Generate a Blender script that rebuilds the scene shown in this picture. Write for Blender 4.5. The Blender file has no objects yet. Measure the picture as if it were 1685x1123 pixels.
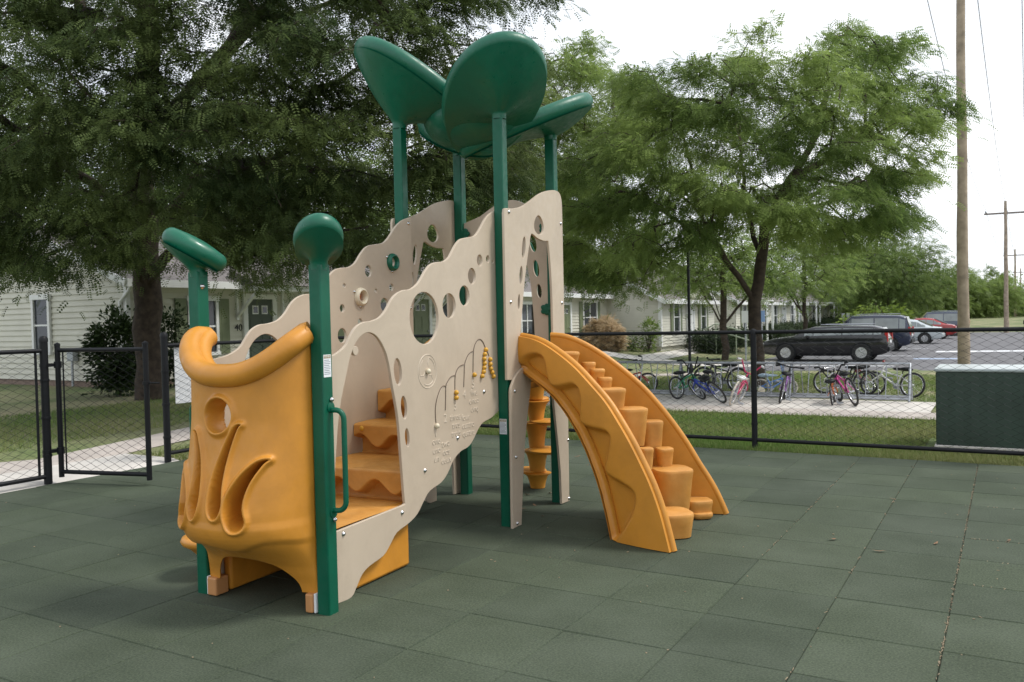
import bpy, bmesh, math, random
import numpy as np
from mathutils import Vector, Matrix

# ------------------------------------------------------------------ camera, world, sun, exposure
scene = bpy.context.scene
col = scene.collection
F, PITCH, ROLL, YAW, CH = 1399.66, 0.02567, -0.02230, 0.52872, 1.43
CX, CY = 842.5, 561.5
fw = np.array([-math.sin(YAW)*math.cos(PITCH), math.cos(YAW)*math.cos(PITCH), -math.sin(PITCH)])
r0 = np.array([math.cos(YAW), math.sin(YAW), 0.0])
u0 = np.cross(r0, fw)
cr, sr = math.cos(ROLL), math.sin(ROLL)
RT = cr*r0 + sr*u0
UP = -sr*r0 + cr*u0
CAM = np.array([0.0, 0.0, CH])

cd = bpy.data.cameras.new("camera")
cam = bpy.data.objects.new("camera", cd)
col.objects.link(cam)
cam.matrix_world = Matrix(((RT[0], UP[0], -fw[0], 0), (RT[1], UP[1], -fw[1], 0), (RT[2], UP[2], -fw[2], CH), (0, 0, 0, 1)))
cd.sensor_width = 36.0
cd.lens = F/1685*36.0
cd.clip_end = 2000
cd.clip_start = 0.05
cd.dof.use_dof = True
cd.dof.focus_distance = 5.2
cd.dof.aperture_fstop = 6.3
scene.camera = cam

SUN_EL, SUN_AZ = math.radians(56), math.radians(62)      # azimuth measured from +Y towards +X
world = bpy.data.worlds.new("World")
scene.world = world
world.use_nodes = True
wn = world.node_tree.nodes; wl = world.node_tree.links
wn.clear()
wo = wn.new("ShaderNodeOutputWorld"); bg = wn.new("ShaderNodeBackground")
sky = wn.new("ShaderNodeTexSky"); sky.sky_type = 'NISHITA'; sky.sun_disc = False
sky.sun_elevation = SUN_EL; sky.sun_rotation = SUN_AZ
sky.air_density = 1.0; sky.dust_density = 2.0
tc = wn.new("ShaderNodeTexCoord"); mp = wn.new("ShaderNodeMapping")
mp.inputs['Scale'].default_value = (1.3, 1.3, 4.0)
nz = wn.new("ShaderNodeTexNoise"); nz.inputs['Scale'].default_value = 1.1; nz.inputs['Detail'].default_value = 7; nz.inputs['Roughness'].default_value = .55
rp = wn.new("ShaderNodeValToRGB")
rp.color_ramp.elements[0].position = .35; rp.color_ramp.elements[0].color = (4.8, 5.25, 5.9, 1)
rp.color_ramp.elements[1].position = .68; rp.color_ramp.elements[1].color = (9.6, 9.7, 9.8, 1)
mx = wn.new("ShaderNodeMixRGB"); mx.inputs[0].default_value = .9
wl.new(tc.outputs['Generated'], mp.inputs['Vector']); wl.new(mp.outputs[0], nz.inputs['Vector'])
wl.new(nz.outputs['Fac'], rp.inputs[0]); wl.new(sky.outputs[0], mx.inputs[1]); wl.new(rp.outputs[0], mx.inputs[2])
wl.new(mx.outputs[0], bg.inputs[0]); bg.inputs[1].default_value = .11
wl.new(bg.outputs[0], wo.inputs[0])

sd = bpy.data.lights.new("sun", 'SUN'); sd.energy = 1.75; sd.angle = math.radians(15); sd.color = (1.0, .96, .9)
sun = bpy.data.objects.new("sun", sd); col.objects.link(sun)
sdir = Vector((math.sin(SUN_AZ)*math.cos(SUN_EL), math.cos(SUN_AZ)*math.cos(SUN_EL), math.sin(SUN_EL)))
sun.rotation_euler = (-sdir).to_track_quat('-Z', 'Y').to_euler()
sun.location = (8, -4, 20)

scene.view_settings.view_transform = 'Standard'
scene.view_settings.look = 'None'
scene.view_settings.exposure = 0.62
scene.view_settings.gamma = 1
scene.render.engine = 'CYCLES'
scene.cycles.max_bounces = 8
scene.cycles.diffuse_bounces = 5
scene.cycles.transparent_max_bounces = 6
scene.cycles.use_denoising = True

# ------------------------------------------------------------------ helpers
def wray(x, y): return fw*F + RT*(x-CX) + UP*(CY-y)
def pt(x, y, depth):
    d = wray(x, y); return CAM + d*(depth/F)
def on_z(x, y, z=0.0):
    d = wray(x, y); return CAM + d*((z-CH)/d[2])
def sm(t):
    t = min(1, max(0, t)); return t*t*(3-2*t)
def ter(x, y):
    return -.58*sm((y-15)/16)*sm((x+21)/10) + .72*sm((y-86)/40)
def on_ter(x, y):
    z = 0.0
    for _ in range(30):
        p = on_z(x, y, z); z = .5*z + .5*ter(p[0], p[1])
    return p

def tag(o, label=None, cat=None, group=None, kind=None):
    if label: o['label'] = label
    if cat: o['category'] = cat
    if group: o['group'] = group
    if kind: o['kind'] = kind
    return o
def empty(name, loc=(0, 0, 0), rz=0, parent=None):
    o = bpy.data.objects.new(name, None); col.objects.link(o)
    o.location = loc; o.rotation_euler = (0, 0, rz); o.empty_display_size = .1
    if parent: o.parent = parent
    return o
def mesh_obj(name, me, m=None, parent=None):
    o = bpy.data.objects.new(name, me); col.objects.link(o)
    if m is not None: me.materials.clear(); me.materials.append(m)
    if parent: o.parent = parent
    return o
def copy_tree(o, parent=None):
    c = o.copy(); col.objects.link(c)
    if parent: c.parent = parent
    for ch in list(o.children): copy_tree(ch, c)
    return c

class MB:
    def __init__(s): s.v = []; s.f = []
    def add(s, v, f):
        n = len(s.v); s.v += [tuple(map(float, p)) for p in v]; s.f += [tuple(n+i for i in q) for q in f]; return s
    def box(s, c, size, rz=0, R=None):
        hx, hy, hz = size[0]/2, size[1]/2, size[2]/2
        v = [Vector((sx*hx, sy*hy, sz*hz)) for sx in (-1, 1) for sy in (-1, 1) for sz in (-1, 1)]
        M = R if R is not None else Matrix.Rotation(rz, 3, 'Z')
        v = [M @ p + Vector(c) for p in v]
        return s.add(v, [(0, 1, 3, 2), (4, 6, 7, 5), (0, 4, 5, 1), (2, 3, 7, 6), (0, 2, 6, 4), (1, 5, 7, 3)])
    def bbox(s, a, b): return s.box([(a[i]+b[i])/2 for i in range(3)], [abs(b[i]-a[i]) for i in range(3)])
    def bar(s, a, b, w, h):
        a = Vector(a); b = Vector(b); d = b-a
        R = d.to_track_quat('X', 'Z').to_matrix()
        return s.box((a+b)/2, (d.length, w, h), R=R)
    def tube(s, path, r, n=8, closed=False, cap=True, rot=0.0):
        P = [Vector(p) for p in path]; N = len(P)
        rr = r if hasattr(r, '__len__') else [r]*N
        up = None; rings = []
        for i in range(N):
            if closed: t = (P[(i+1) % N]-P[i-1])
            else: t = P[min(i+1, N-1)]-P[max(i-1, 0)]
            t = t.normalized() if t.length > 1e-9 else Vector((0, 0, 1))
            if up is None:
                up = Vector((0, 0, 1)) if abs(t.z) < .9 else Vector((1, 0, 0))
            a = t.cross(up)
            if a.length < 1e-6: a = t.cross(Vector((0, 1, 0)))
            a.normalize(); b = a.cross(t).normalized(); up = b
            rings.append([P[i] + (a*math.cos(2*math.pi*k/n+rot) + b*math.sin(2*math.pi*k/n+rot))*rr[i] for k in range(n)])
        v = [p for R in rings for p in R]; f = []
        for i in range(N if closed else N-1):
            j = (i+1) % N
            for k in range(n):
                f.append((i*n+k, i*n+(k+1) % n, j*n+(k+1) % n, j*n+k))
        if cap and not closed:
            f.append(tuple(range(n))[::-1]); f.append(tuple((N-1)*n+k for k in range(n)))
        return s.add(v, f)
    def lathe(s, prof, c=(0, 0, 0), n=20, R=None, cap=True):
        v = []; f = []; M = R if R is not None else Matrix.Identity(3); c = Vector(c)
        for r, z in prof:
            for k in range(n):
                a = 2*math.pi*k/n
                v.append(M @ Vector((r*math.cos(a), r*math.sin(a), z)) + c)
        for i in range(len(prof)-1):
            for k in range(n):
                f.append((i*n+k, i*n+(k+1) % n, (i+1)*n+(k+1) % n, (i+1)*n+k))
        if cap:
            if prof[0][0] > 1e-6: f.append(tuple(range(n))[::-1])
            if prof[-1][0] > 1e-6: f.append(tuple((len(prof)-1)*n+k for k in range(n)))
        return s.add(v, f)
    def sphere(s, c, r, n=12, sc=(1, 1, 1), R=None):
        m = n//2; v = []; f = []; M = R if R is not None else Matrix.Identity(3); c = Vector(c)
        for i in range(m+1):
            ph = math.pi*i/m
            for k in range(n):
                a = 2*math.pi*k/n
                v.append(M @ Vector((r*sc[0]*math.sin(ph)*math.cos(a), r*sc[1]*math.sin(ph)*math.sin(a), r*sc[2]*math.cos(ph))) + c)
        for i in range(m):
            for k in range(n):
                f.append((i*n+k, (i+1)*n+k, (i+1)*n+(k+1) % n, i*n+(k+1) % n))
        return s.add(v, f)
    def grid(s, fn, nu, nv):
        v = [fn(i/nu, j/nv) for j in range(nv+1) for i in range(nu+1)]
        f = [(j*(nu+1)+i, j*(nu+1)+i+1, (j+1)*(nu+1)+i+1, (j+1)*(nu+1)+i) for j in range(nv) for i in range(nu)]
        return s.add(v, f)
    def mesh(s, name, smooth=None, merge=0):
        me = bpy.data.meshes.new(name); me.from_pydata(s.v, [], s.f); me.update()
        bm = bmesh.new(); bm.from_mesh(me)
        if merge: bmesh.ops.remove_doubles(bm, verts=bm.verts, dist=merge)
        bmesh.ops.recalc_face_normals(bm, faces=bm.faces)
        bm.to_mesh(me); bm.free()
        if smooth is not None:
            for p in me.polygons: p.use_smooth = True
            me.set_sharp_from_angle(angle=math.radians(smooth))
        return me
    def build(s, name, m, parent=None, smooth=None, bevel=0, merge=0, seg=2):
        o = mesh_obj(name, s.mesh(name, smooth, merge), m, parent)
        if bevel:
            b = o.modifiers.new("bevel", 'BEVEL'); b.width = bevel; b.segments = seg; b.limit_method = 'ANGLE'; b.angle_limit = math.radians(40)
        return o

def np_mesh(name, V, Q, tint=None):
    me = bpy.data.meshes.new(name)
    n = len(Q); k = Q.shape[1]
    me.vertices.add(len(V)); me.vertices.foreach_set("co", np.ascontiguousarray(V, dtype=np.float32).ravel())
    me.loops.add(n*k); me.loops.foreach_set("vertex_index", np.ascontiguousarray(Q, dtype=np.int32).ravel())
    me.polygons.add(n); me.polygons.foreach_set("loop_start", np.arange(0, n*k, k, dtype=np.int32))
    me.update(calc_edges=True)
    if tint is not None:
        a = me.attributes.new("tint", 'FLOAT', 'FACE'); a.data.foreach_set("value", np.ascontiguousarray(tint, dtype=np.float32))
    return me

def bake(o):                     # modifiers / curve / text -> plain mesh data
    dg = bpy.context.evaluated_depsgraph_get()
    dg.update()
    me = bpy.data.meshes.new_from_object(o.evaluated_get(dg))
    return me

# ------------------------------------------------------------------ materials
def mat(name, c, rough=.5, var=.08, scale=6.0, bump=0.0, bscale=60.0, metal=0.0, spec=.5, c2=None, detail=4.0, fac=None, coat=0.0, grime=0.0):
    m = bpy.data.materials.new(name); m.use_nodes = True
    N = m.node_tree.nodes; Lk = m.node_tree.links
    b = N["Principled BSDF"]
    b.inputs['Roughness'].default_value = rough; b.inputs['Metallic'].default_value = metal
    b.inputs['Specular IOR Level'].default_value = spec
    if coat: b.inputs['Coat Weight'].default_value = coat; b.inputs['Coat Roughness'].default_value = .08
    t = N.new("ShaderNodeTexCoord")
    n = N.new("ShaderNodeTexNoise"); n.inputs['Scale'].default_value = scale; n.inputs['Detail'].default_value = detail
    Lk.new(t.outputs['Object'], n.inputs['Vector'])
    r = N.new("ShaderNodeValToRGB")
    a0 = tuple(x*(1-var) for x in c); a1 = tuple(min(1, x*(1+var)) for x in c) if c2 is None else c2
    r.color_ramp.elements[0].position = .3 if fac is None else fac[0]; r.color_ramp.elements[0].color = (*a0, 1)
    r.color_ramp.elements[1].position = .7 if fac is None else fac[1]; r.color_ramp.elements[1].color = (*a1, 1)
    Lk.new(n.outputs['Fac'], r.inputs[0]); Lk.new(r.outputs[0], b.inputs['Base Color'])
    if grime:
        gn = N.new("ShaderNodeTexNoise"); gn.inputs['Scale'].default_value = 2.3; gn.inputs['Detail'].default_value = 11; gn.inputs['Roughness'].default_value = .72; gn.inputs['Distortion'].default_value = .6
        Lk.new(t.outputs['Object'], gn.inputs['Vector'])
        gr = N.new("ShaderNodeValToRGB"); gr.color_ramp.elements[0].position = .36; gr.color_ramp.elements[0].color = (1-grime, 1-grime*1.05, 1-grime*1.1, 1)
        gr.color_ramp.elements[1].position = .56; gr.color_ramp.elements[1].color = (1, 1, 1, 1)
        Lk.new(gn.outputs['Fac'], gr.inputs[0])
        gm = N.new("ShaderNodeMixRGB"); gm.blend_type = 'MULTIPLY'; gm.inputs[0].default_value = 1
        Lk.new(r.outputs[0], gm.inputs[1]); Lk.new(gr.outputs[0], gm.inputs[2]); Lk.new(gm.outputs[0], b.inputs['Base Color'])
        sc_ = N.new("ShaderNodeTexNoise"); sc_.inputs['Scale'].default_value = 26; sc_.inputs['Detail'].default_value = 8
        Lk.new(t.outputs['Object'], sc_.inputs['Vector'])
        mr = N.new("ShaderNodeMapRange"); mr.inputs[1].default_value = .3; mr.inputs[2].default_value = .7; mr.inputs[3].default_value = rough-.10; mr.inputs[4].default_value = rough+.16
        Lk.new(sc_.outputs['Fac'], mr.inputs[0]); Lk.new(mr.outputs[0], b.inputs['Roughness'])
    if bump:
        n2 = N.new("ShaderNodeTexNoise"); n2.inputs['Scale'].default_value = bscale; n2.inputs['Detail'].default_value = 5
        Lk.new(t.outputs['Object'], n2.inputs['Vector'])
        bp = N.new("ShaderNodeBump"); bp.inputs['Strength'].default_value = bump; bp.inputs['Distance'].default_value = .004
        Lk.new(n2.outputs['Fac'], bp.inputs['Height']); Lk.new(bp.outputs[0], b.inputs['Normal'])
    return m
def nodes_of(m): return m.node_tree.nodes, m.node_tree.links, m.node_tree.nodes["Principled BSDF"]

def leaf_mat(name, dark, light, transl=.35):
    m = bpy.data.materials.new(name); m.use_nodes = True
    N, Lk, b = nodes_of(m)
    at = N.new("ShaderNodeAttribute"); at.attribute_name = "tint"
    r = N.new("ShaderNodeValToRGB")
    r.color_ramp.elements[0].position = 0; r.color_ramp.elements[0].color = (*dark, 1)
    r.color_ramp.elements[1].position = 1; r.color_ramp.elements[1].color = (*light, 1)
    Lk.new(at.outputs['Fac'], r.inputs[0]); Lk.new(r.outputs[0], b.inputs['Base Color'])
    b.inputs['Roughness'].default_value = .55; b.inputs['Specular IOR Level'].default_value = .18
    tr = N.new("ShaderNodeBsdfTranslucent"); Lk.new(r.outputs[0], tr.inputs['Color'])
    ms = N.new("ShaderNodeMixShader"); ms.inputs[0].default_value = transl
    Lk.new(b.outputs[0], ms.inputs[1]); Lk.new(tr.outputs[0], ms.inputs[2])
    Lk.new(ms.outputs[0], N["Material Output"].inputs['Surface'])
    return m

M = {}
M['green'] = mat("green_paint", (.001, .100, .054), .40, .10, 3, .04, 120, spec=.35, grime=0.14)
M['green_plastic'] = mat("green_plastic", (.002, .118, .066), .36, .10, 4, .05, 90, grime=0.14)
M['yellow'] = mat("yellow_plastic", (.585, .25, .028), .42, .07, 5, .05, 160, grime=0.13)
M['yellow_dust'] = mat("worn_yellow_plastic", (.58, .26, .045), .5, .05, 9, .05, 160, c2=(.62, .31, .075), grime=0.22)
M['beige'] = mat("beige_plastic", (.52, .432, .33), .45, .03, 4, .05, 200, grime=0.09)
M['cream'] = mat("cream_plastic", (.68, .60, .45), .4, .05, 8)
M['letter'] = mat("relief_catchlight", (.60, .515, .41), .5, .05, 8)  # paler than the panel: light caught by relief edges, put into the colour
M['bead'] = mat("bead_yellow", (.62, .33, .03), .4, .08, 12)
M['wire'] = mat("groove_shade_wire", (.16, .12, .085), .6, .1, 8)  # brown covers both the wire and the painted shade of its routed groove
M['steel'] = mat("bolt_steel", (.55, .55, .55), .22, .1, 20, metal=1.0)
M['white'] = mat("white_paint", (.74, .75, .76), .5, .05, 5)
M['sticker'] = mat("white_sticker", (.78, .80, .82), .45, .03, 8)
M['ink'] = mat("grey_ink", (.16, .18, .24), .6, .05, 8)
M['orange_ink'] = mat("orange_ink", (.30, .20, .08), .6, .05, 8)
M['wood_spacer'] = mat("tan_spacer", (.50, .24, .09), .5, .08, 8)
M['black'] = mat("black_vinyl", (.009, .010, .012), .5, .2, 8, spec=.25)
M['galv'] = mat("galvanised_steel", (.36, .38, .41), .42, .15, 8, metal=.6)
M['bark'] = mat("bark", (.055, .04, .03), .9, .45, 9, .9, 22)
M['bark_red'] = mat("bark_scar", (.11, .055, .032), .9, .45, 7, .9, 22)
M['pole'] = mat("weathered_pole", (.33, .265, .20), .85, .3, 5, .5, 30)
M['shingle'] = mat("roof_shingle", (.16, .145, .14), .9, .3, 14, .8, 40)
M['trim'] = mat("white_trim", (.76, .77, .77), .5, .05, 3)
M['siding'] = mat("cream_siding", (.60, .59, .51), .55, .05, 2)
M['shutter'] = mat("olive_shutter", (.17, .20, .115), .55, .1, 4)
M['door_green'] = mat("dark_green_door", (.055, .075, .05), .45, .1, 3)
M['glass'] = mat("window_glass", (.03, .035, .045), .08, .3, 2, spec=.7)
M['brick'] = mat("foundation", (.23, .17, .14), .85, .2, 12)
M['rubber_tyre'] = mat("tyre_rubber", (.018, .018, .018), .7, .2, 20)
M['chrome'] = mat("bike_chrome", (.62, .63, .65), .25, .1, 20, metal=.9)
M['concrete'] = mat("concrete", (.56, .53, .49), .9, .12, 2.2, .3, 50)
M['concrete_pink'] = mat("stained_concrete", (.43, .385, .35), .9, .15, 2.5, .3, 50)
M['asphalt'] = mat("asphalt", (.13, .128, .135), .9, .2, 1.1, .4, 60)
M['paint_white'] = mat("road_paint", (.62, .63, .65), .8, .15, 3)
M['paint_blue'] = mat("blue_road_paint", (.33, .40, .52), .8, .15, 3)
M['utility_green'] = mat("utility_green", (.032, .058, .042), .4, .08, 3, grime=0.2)
M['house_beige'] = M['siding']
M['leafbrown'] = mat("dry_leaf", (.23, .13, .07), .8, .3, 30)
M['straw'] = mat("straw_litter", (.27, .215, .14), .9, .25, 60)
M['hill'] = M['asphalt']

# ------------------------------------------------------------------ the ground
rng = np.random.default_rng(7)
random.seed(7)
def ground_mat():
    m = mat("lawn", (.115, .165, .048), .95, c2=(.30, .275, .155), scale=.55, detail=9, fac=(.36, .68), bump=1.0, bscale=35)
    N, Lk, b = nodes_of(m)
    n = N.new("ShaderNodeTexNoise"); n.inputs['Scale'].default_value = 26; n.inputs['Detail'].default_value = 6
    t = N.new("ShaderNodeTexCoord"); Lk.new(t.outputs['Object'], n.inputs['Vector'])
    r = N.new("ShaderNodeValToRGB"); r.color_ramp.elements[0].position = .32; r.color_ramp.elements[0].color = (.55, .55, .55, 1)
    r.color_ramp.elements[1].position = .7; r.color_ramp.elements[1].color = (1.25, 1.25, 1.2, 1)
    Lk.new(n.outputs['Fac'], r.inputs[0])
    mxx = N.new("ShaderNodeMixRGB"); mxx.blend_type = 'MULTIPLY'; mxx.inputs[0].default_value = 1
    src = [l for l in m.node_tree.links if l.to_socket == b.inputs['Base Color']][0].from_socket
    Lk.new(src, mxx.inputs[1]); Lk.new(r.outputs[0], mxx.inputs[2]); Lk.new(mxx.outputs[0], b.inputs['Base Color'])
    return m
M['lawn'] = ground_mat()
RX0, RX1, RY0, RY1 = -7.66, 6.0, -2.0, 8.93
def lines(a, b, stops):
    out = []
    x = a
    while x < b:
        out.append(x)
        step = .7 if -16 < x < 10 else (2 if -35 < x < 35 else 8)
        x += step
    return out+[b]
gx = lines(-120, 220, None); gy = lines(-20, 420, None)
g = MB(); nx = len(gx)
for y in gy:
    for x in gx:
        g.v.append((x, y, ter(x, y)-.03+(.006*math.sin(x*1.7+y)+.005*math.sin(y*2.3-x*.6))))
for j in range(len(gy)-1):
    for i in range(nx-1):
        a = j*nx+i; g.f.append((a, a+1, a+nx+1, a+nx))
tag(g.build("ground", M['lawn'], smooth=60), kind='structure')

# rubber tiles: every tile a bevelled plate with its own slight tilt, all one sheet
def rubber_mat():
    m = mat("rubber_tile", (.050, .067, .043), .9, .10, 2.2, .55, 330)
    N, Lk, b = nodes_of(m)
    b.inputs['Specular IOR Level'].default_value = .35
    gi = N.new("ShaderNodeNewGeometry"); r = N.new("ShaderNodeValToRGB")
    r.color_ramp.elements[0].color = (.86, .87, .88, 1); r.color_ramp.elements[1].color = (1.13, 1.12, 1.08, 1)
    Lk.new(gi.outputs['Random Per Island'], r.inputs[0])
    n = N.new("ShaderNodeTexNoise"); n.inputs['Scale'].default_value = 105; n.inputs['Detail'].default_value = 4
    t = N.new("ShaderNodeTexCoord"); Lk.new(t.outputs['Object'], n.inputs['Vector'])
    r2 = N.new("ShaderNodeValToRGB"); r2.color_ramp.elements[0].position = .3; r2.color_ramp.elements[0].color = (.55, .56, .58, 1)
    r2.color_ramp.elements[1].position = .7; r2.color_ramp.elements[1].color = (1.5, 1.46, 1.38, 1)
    Lk.new(n.outputs['Fac'], r2.inputs[0])
    n3 = N.new("ShaderNodeTexNoise"); n3.inputs['Scale'].default_value = 1.1; n3.inputs['Detail'].default_value = 8; n3.inputs['Roughness'].default_value = .65
    Lk.new(t.outputs['Object'], n3.inputs['Vector'])
    r3 = N.new("ShaderNodeValToRGB"); r3.color_ramp.elements[0].position = .42; r3.color_ramp.elements[0].color = (0, 0, 0, 1)
    r3.color_ramp.elements[1].position = .8; r3.color_ramp.elements[1].color = (.45, .45, .45, 1)
    Lk.new(n3.outputs['Fac'], r3.inputs[0])
    src = [l for l in m.node_tree.links if l.to_socket == b.inputs['Base Color']][0].from_socket
    a = N.new("ShaderNodeMixRGB"); a.blend_type = 'MULTIPLY'; a.inputs[0].default_value = 1
    Lk.new(src, a.inputs[1]); Lk.new(r.outputs[0], a.inputs[2])
    c = N.new("ShaderNodeMixRGB"); c.blend_type = 'MULTIPLY'; c.inputs[0].default_value = 1
    Lk.new(a.outputs[0], c.inputs[1]); Lk.new(r2.outputs[0], c.inputs[2])
    d = N.new("ShaderNodeMixRGB"); d.inputs[2].default_value = (.10, .115, .09, 1)
    Lk.new(r3.outputs[0], d.inputs[0]); Lk.new(c.outputs[0], d.inputs[1]); Lk.new(d.outputs[0], b.inputs['Base Color'])
    return m
M['rubber'] = rubber_mat()
TS = .50704; GX0, GY0 = -1.771, 4.453
g = MB()
ix0 = math.floor((RX0-GX0)/TS); ix1 = math.ceil((RX1-GX0)/TS); iy0 = math.floor((RY0-GY0)/TS); iy1 = math.ceil((RY1-GY0)/TS)
for i in range(ix0, ix1):
    for j in range(iy0, iy1):
        x0 = max(RX0, GX0+i*TS); x1 = min(RX1, GX0+(i+1)*TS); y0 = max(RY0, GY0+j*TS); y1 = min(RY1, GY0+(j+1)*TS)
        if x1-x0 < .03 or y1-y0 < .03: continue
        gp = .0006+.0011*random.random(); bv = .0045
        z = [random.gauss(0, .0011) for _ in range(4)]
        v = []
        for (e, zz) in ((gp, -.03), (gp, -.005), (gp+bv, 0)):
            for q, (xx, yy) in enumerate(((x0+e, y0+e), (x1-e, y0+e), (x1-e, y1-e), (x0+e, y1-e))):
                v.append((xx, yy, zz+z[q]))
        f = [(8, 9, 10, 11)]
        for L in (0, 4):
            for q in range(4): f.append((L+q, L+(q+1) % 4, L+4+(q+1) % 4, L+4+q))
        g.add(v, f)
tag(g.build("playground_surface", M['rubber']), kind='structure')

def strip(name, pts, m, dz=0.0, nd=40):
    """a paved band: pts = list of ((xl,yl),(xr,yr)) cross-sections, following the terrain"""
    g = MB(); L = []
    for k in range(len(pts)-1):
        for s in range(nd):
            t = s/nd
            a = [pts[k][0][i]*(1-t)+pts[k+1][0][i]*t for i in (0, 1)]; b = [pts[k][1][i]*(1-t)+pts[k+1][1][i]*t for i in (0, 1)]
            L.append((a, b))
    L.append(pts[-1])
    for a, b in L:
        for s in range(9):
            t = s/8; x = a[0]*(1-t)+b[0]*t; y = a[1]*(1-t)+b[1]*t
            e = -.03 if s in (0, 8) else 0
            g.v.append((x, y, ter(x, y)+dz+e))
    for i in range(len(L)-1):
        for s in range(8): g.f.append((i*9+s, i*9+s+1, i*9+10+s, i*9+9+s))
    return tag(g.build(name, m), kind='structure')

# bike pad and walk behind the fence, walks by the houses, car park
strip("bike_pad", [((-9.5, 13.1), (-9.5, 14.9)), ((-.95, 13.1), (-.95, 14.75))], M['concrete'], .006)
strip("path", [((-12, 12.25), (-12, 13.12)), ((-.6, 12.45), (-.6, 13.08))], M['concrete_pink'], .012)
strip("path_to_bikes", [((-11.5, 20.6), (-11.2, 23.4)), ((-8.3, 27.2), (-8.2, 30.4))], M['concrete_pink'], .006)
strip("house_walk", [((-16.9, 36.2), (-16.9, 37.9)), ((-11.2, 33.2), (-11.0, 35.2)), ((-8.6, 32.4), (-8.2, 38.5))], M['concrete'], .010)
strip("door_walk", [((-14.9, 34.8), (-13.2, 34.4)), ((-15.2, 46.0), (-13.9, 46.0))], M['concrete'], .014)
strip("gate_path", [((-11.0, 3.0), (-9.4, 2.0)), ((-9.35, 5.5), (-8.45, 4.7)), ((-10.3, 8.6), (-9.4, 8.4)), ((-13.5, 14.0), (-12.6, 13.0))], M['concrete_pink'], .006)
strip("gate_pad", [((-8.75, 3.9), (-7.67, 3.9)), ((-8.75, 6.05), (-7.67, 6.05))], M['concrete'], .012, 6)
strip("parking_lot", [((-9.3, 30.3), (-9.3, 84)), ((30, 38), (30, 84))], M['asphalt'], .004, 60)
for k, y in enumerate((33.6, 41.0, 49.0, 56.5, 64.0)):
    strip("parking_line", [((-9.0, y), (-9.0, y+.16)), ((-3.6, y), (-3.6, y+.16))], M['paint_white'], .009, 12)
strip("road_band", [((-3.0, 44.5), (-3.0, 46.2)), ((20, 50), (20, 52))], M['paint_white'], .009, 20)
strip("blue_marking", [((-3.4, 38.2), (-3.4, 39.2)), ((-1.6, 38.4), (-1.6, 39.4))], M['paint_blue'], .013, 6)

# ------------------------------------------------------------------ the play structure (own frame: x towards the climber, y along the steps)
PS = empty("play_structure", (-3.005, 5.036, 0), .048)
tag(PS, "beige and yellow playground tower on green posts with petal roof and curved yellow climber", "play structure")
POSTS = {'a': (-.827, -1.909), 'b': (0, -1.909), 'c': (0, 0), 'd': (0, .836), 'e': (-.827, .836), 'f': (-.827, 0)}
TOP = {'a': 1.72, 'b': 1.72, 'c': 2.83, 'd': 2.835, 'e': 2.80, 'f': 2.865}
posts = {}
for k, (x, y) in POSTS.items():
    posts[k] = MB().box((x, y, TOP[k]/2-.02), (.075, .075, TOP[k]+.04)).build("post", M['green'], PS, bevel=.008, seg=3, smooth=35)

def spline_pts(P, n=4, closed=True):
    P = [Vector((p[0], p[1])) for p in P]; N = len(P); out = []
    rng_ = range(N) if closed else range(N-1)
    for i in rng_:
        p1 = P[i]; p2 = P[(i+1) % N]
        p0 = P[(i-1) % N] if (closed or i > 0) else p1*2-p2
        p3 = P[(i+2) % N] if (closed or i+2 < N) else p2*2-p1
        for s in range(n):
            t = s/n
            out.append(.5*((2*p1)+(-p0+p2)*t+(2*p0-5*p1+4*p2-p3)*t*t+(-p0+3*p1-3*p2+p3)*t**3))
    if not closed: out.append(P[-1])
    return [(p.x, p.y) for p in out]
def ell(c, rx, ry, n=28, sq=2.0, rot=0):
    o = []
    for k in range(n):
        a = 2*math.pi*k/n
        ca, sa = math.cos(a), math.sin(a)
        x = rx*math.copysign(abs(ca)**(2/sq), ca); y = ry*math.copysign(abs(sa)**(2/sq), sa)
        o.append((c[0]+x*math.cos(rot)-y*math.sin(rot), c[1]+x*math.sin(rot)+y*math.cos(rot)))
    return o
def panel_mesh(loops, thick=.019, bev=.003):
    cu = bpy.data.curves.new("panel", 'CURVE'); cu.dimensions = '2D'; cu.fill_mode = 'BOTH'
    cu.extrude = thick/2-bev; cu.bevel_depth = bev; cu.bevel_resolution = 1
    for lp in loops:
        sp = cu.splines.new('POLY'); sp.points.add(len(lp)-1)
        for i, p in enumerate(lp): sp.points[i].co = (p[0], p[1], 0, 1)
        sp.use_cyclic_u = True
    o = bpy.data.objects.new("panel", cu); col.objects.link(o)
    me = bake(o); bpy.data.objects.remove(o)
    for p in me.polygons: p.use_smooth = False
    return me
def panel(name, loops, fn, m, parent, thick=.019):
    """loops in (along, up); fn maps (along, up, depth) to the structure's frame"""
    me = panel_mesh(loops, thick)
    for v in me.vertices: v.co = fn(v.co.x, v.co.y, v.co.z)
    bm = bmesh.new(); bm.from_mesh(me); bmesh.ops.recalc_face_normals(bm, faces=bm.faces); bm.to_mesh(me); bm.free()
    for p in me.polygons: p.use_smooth = True
    me.set_sharp_from_angle(angle=math.radians(32))
    return mesh_obj(name, me, m, parent)

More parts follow.
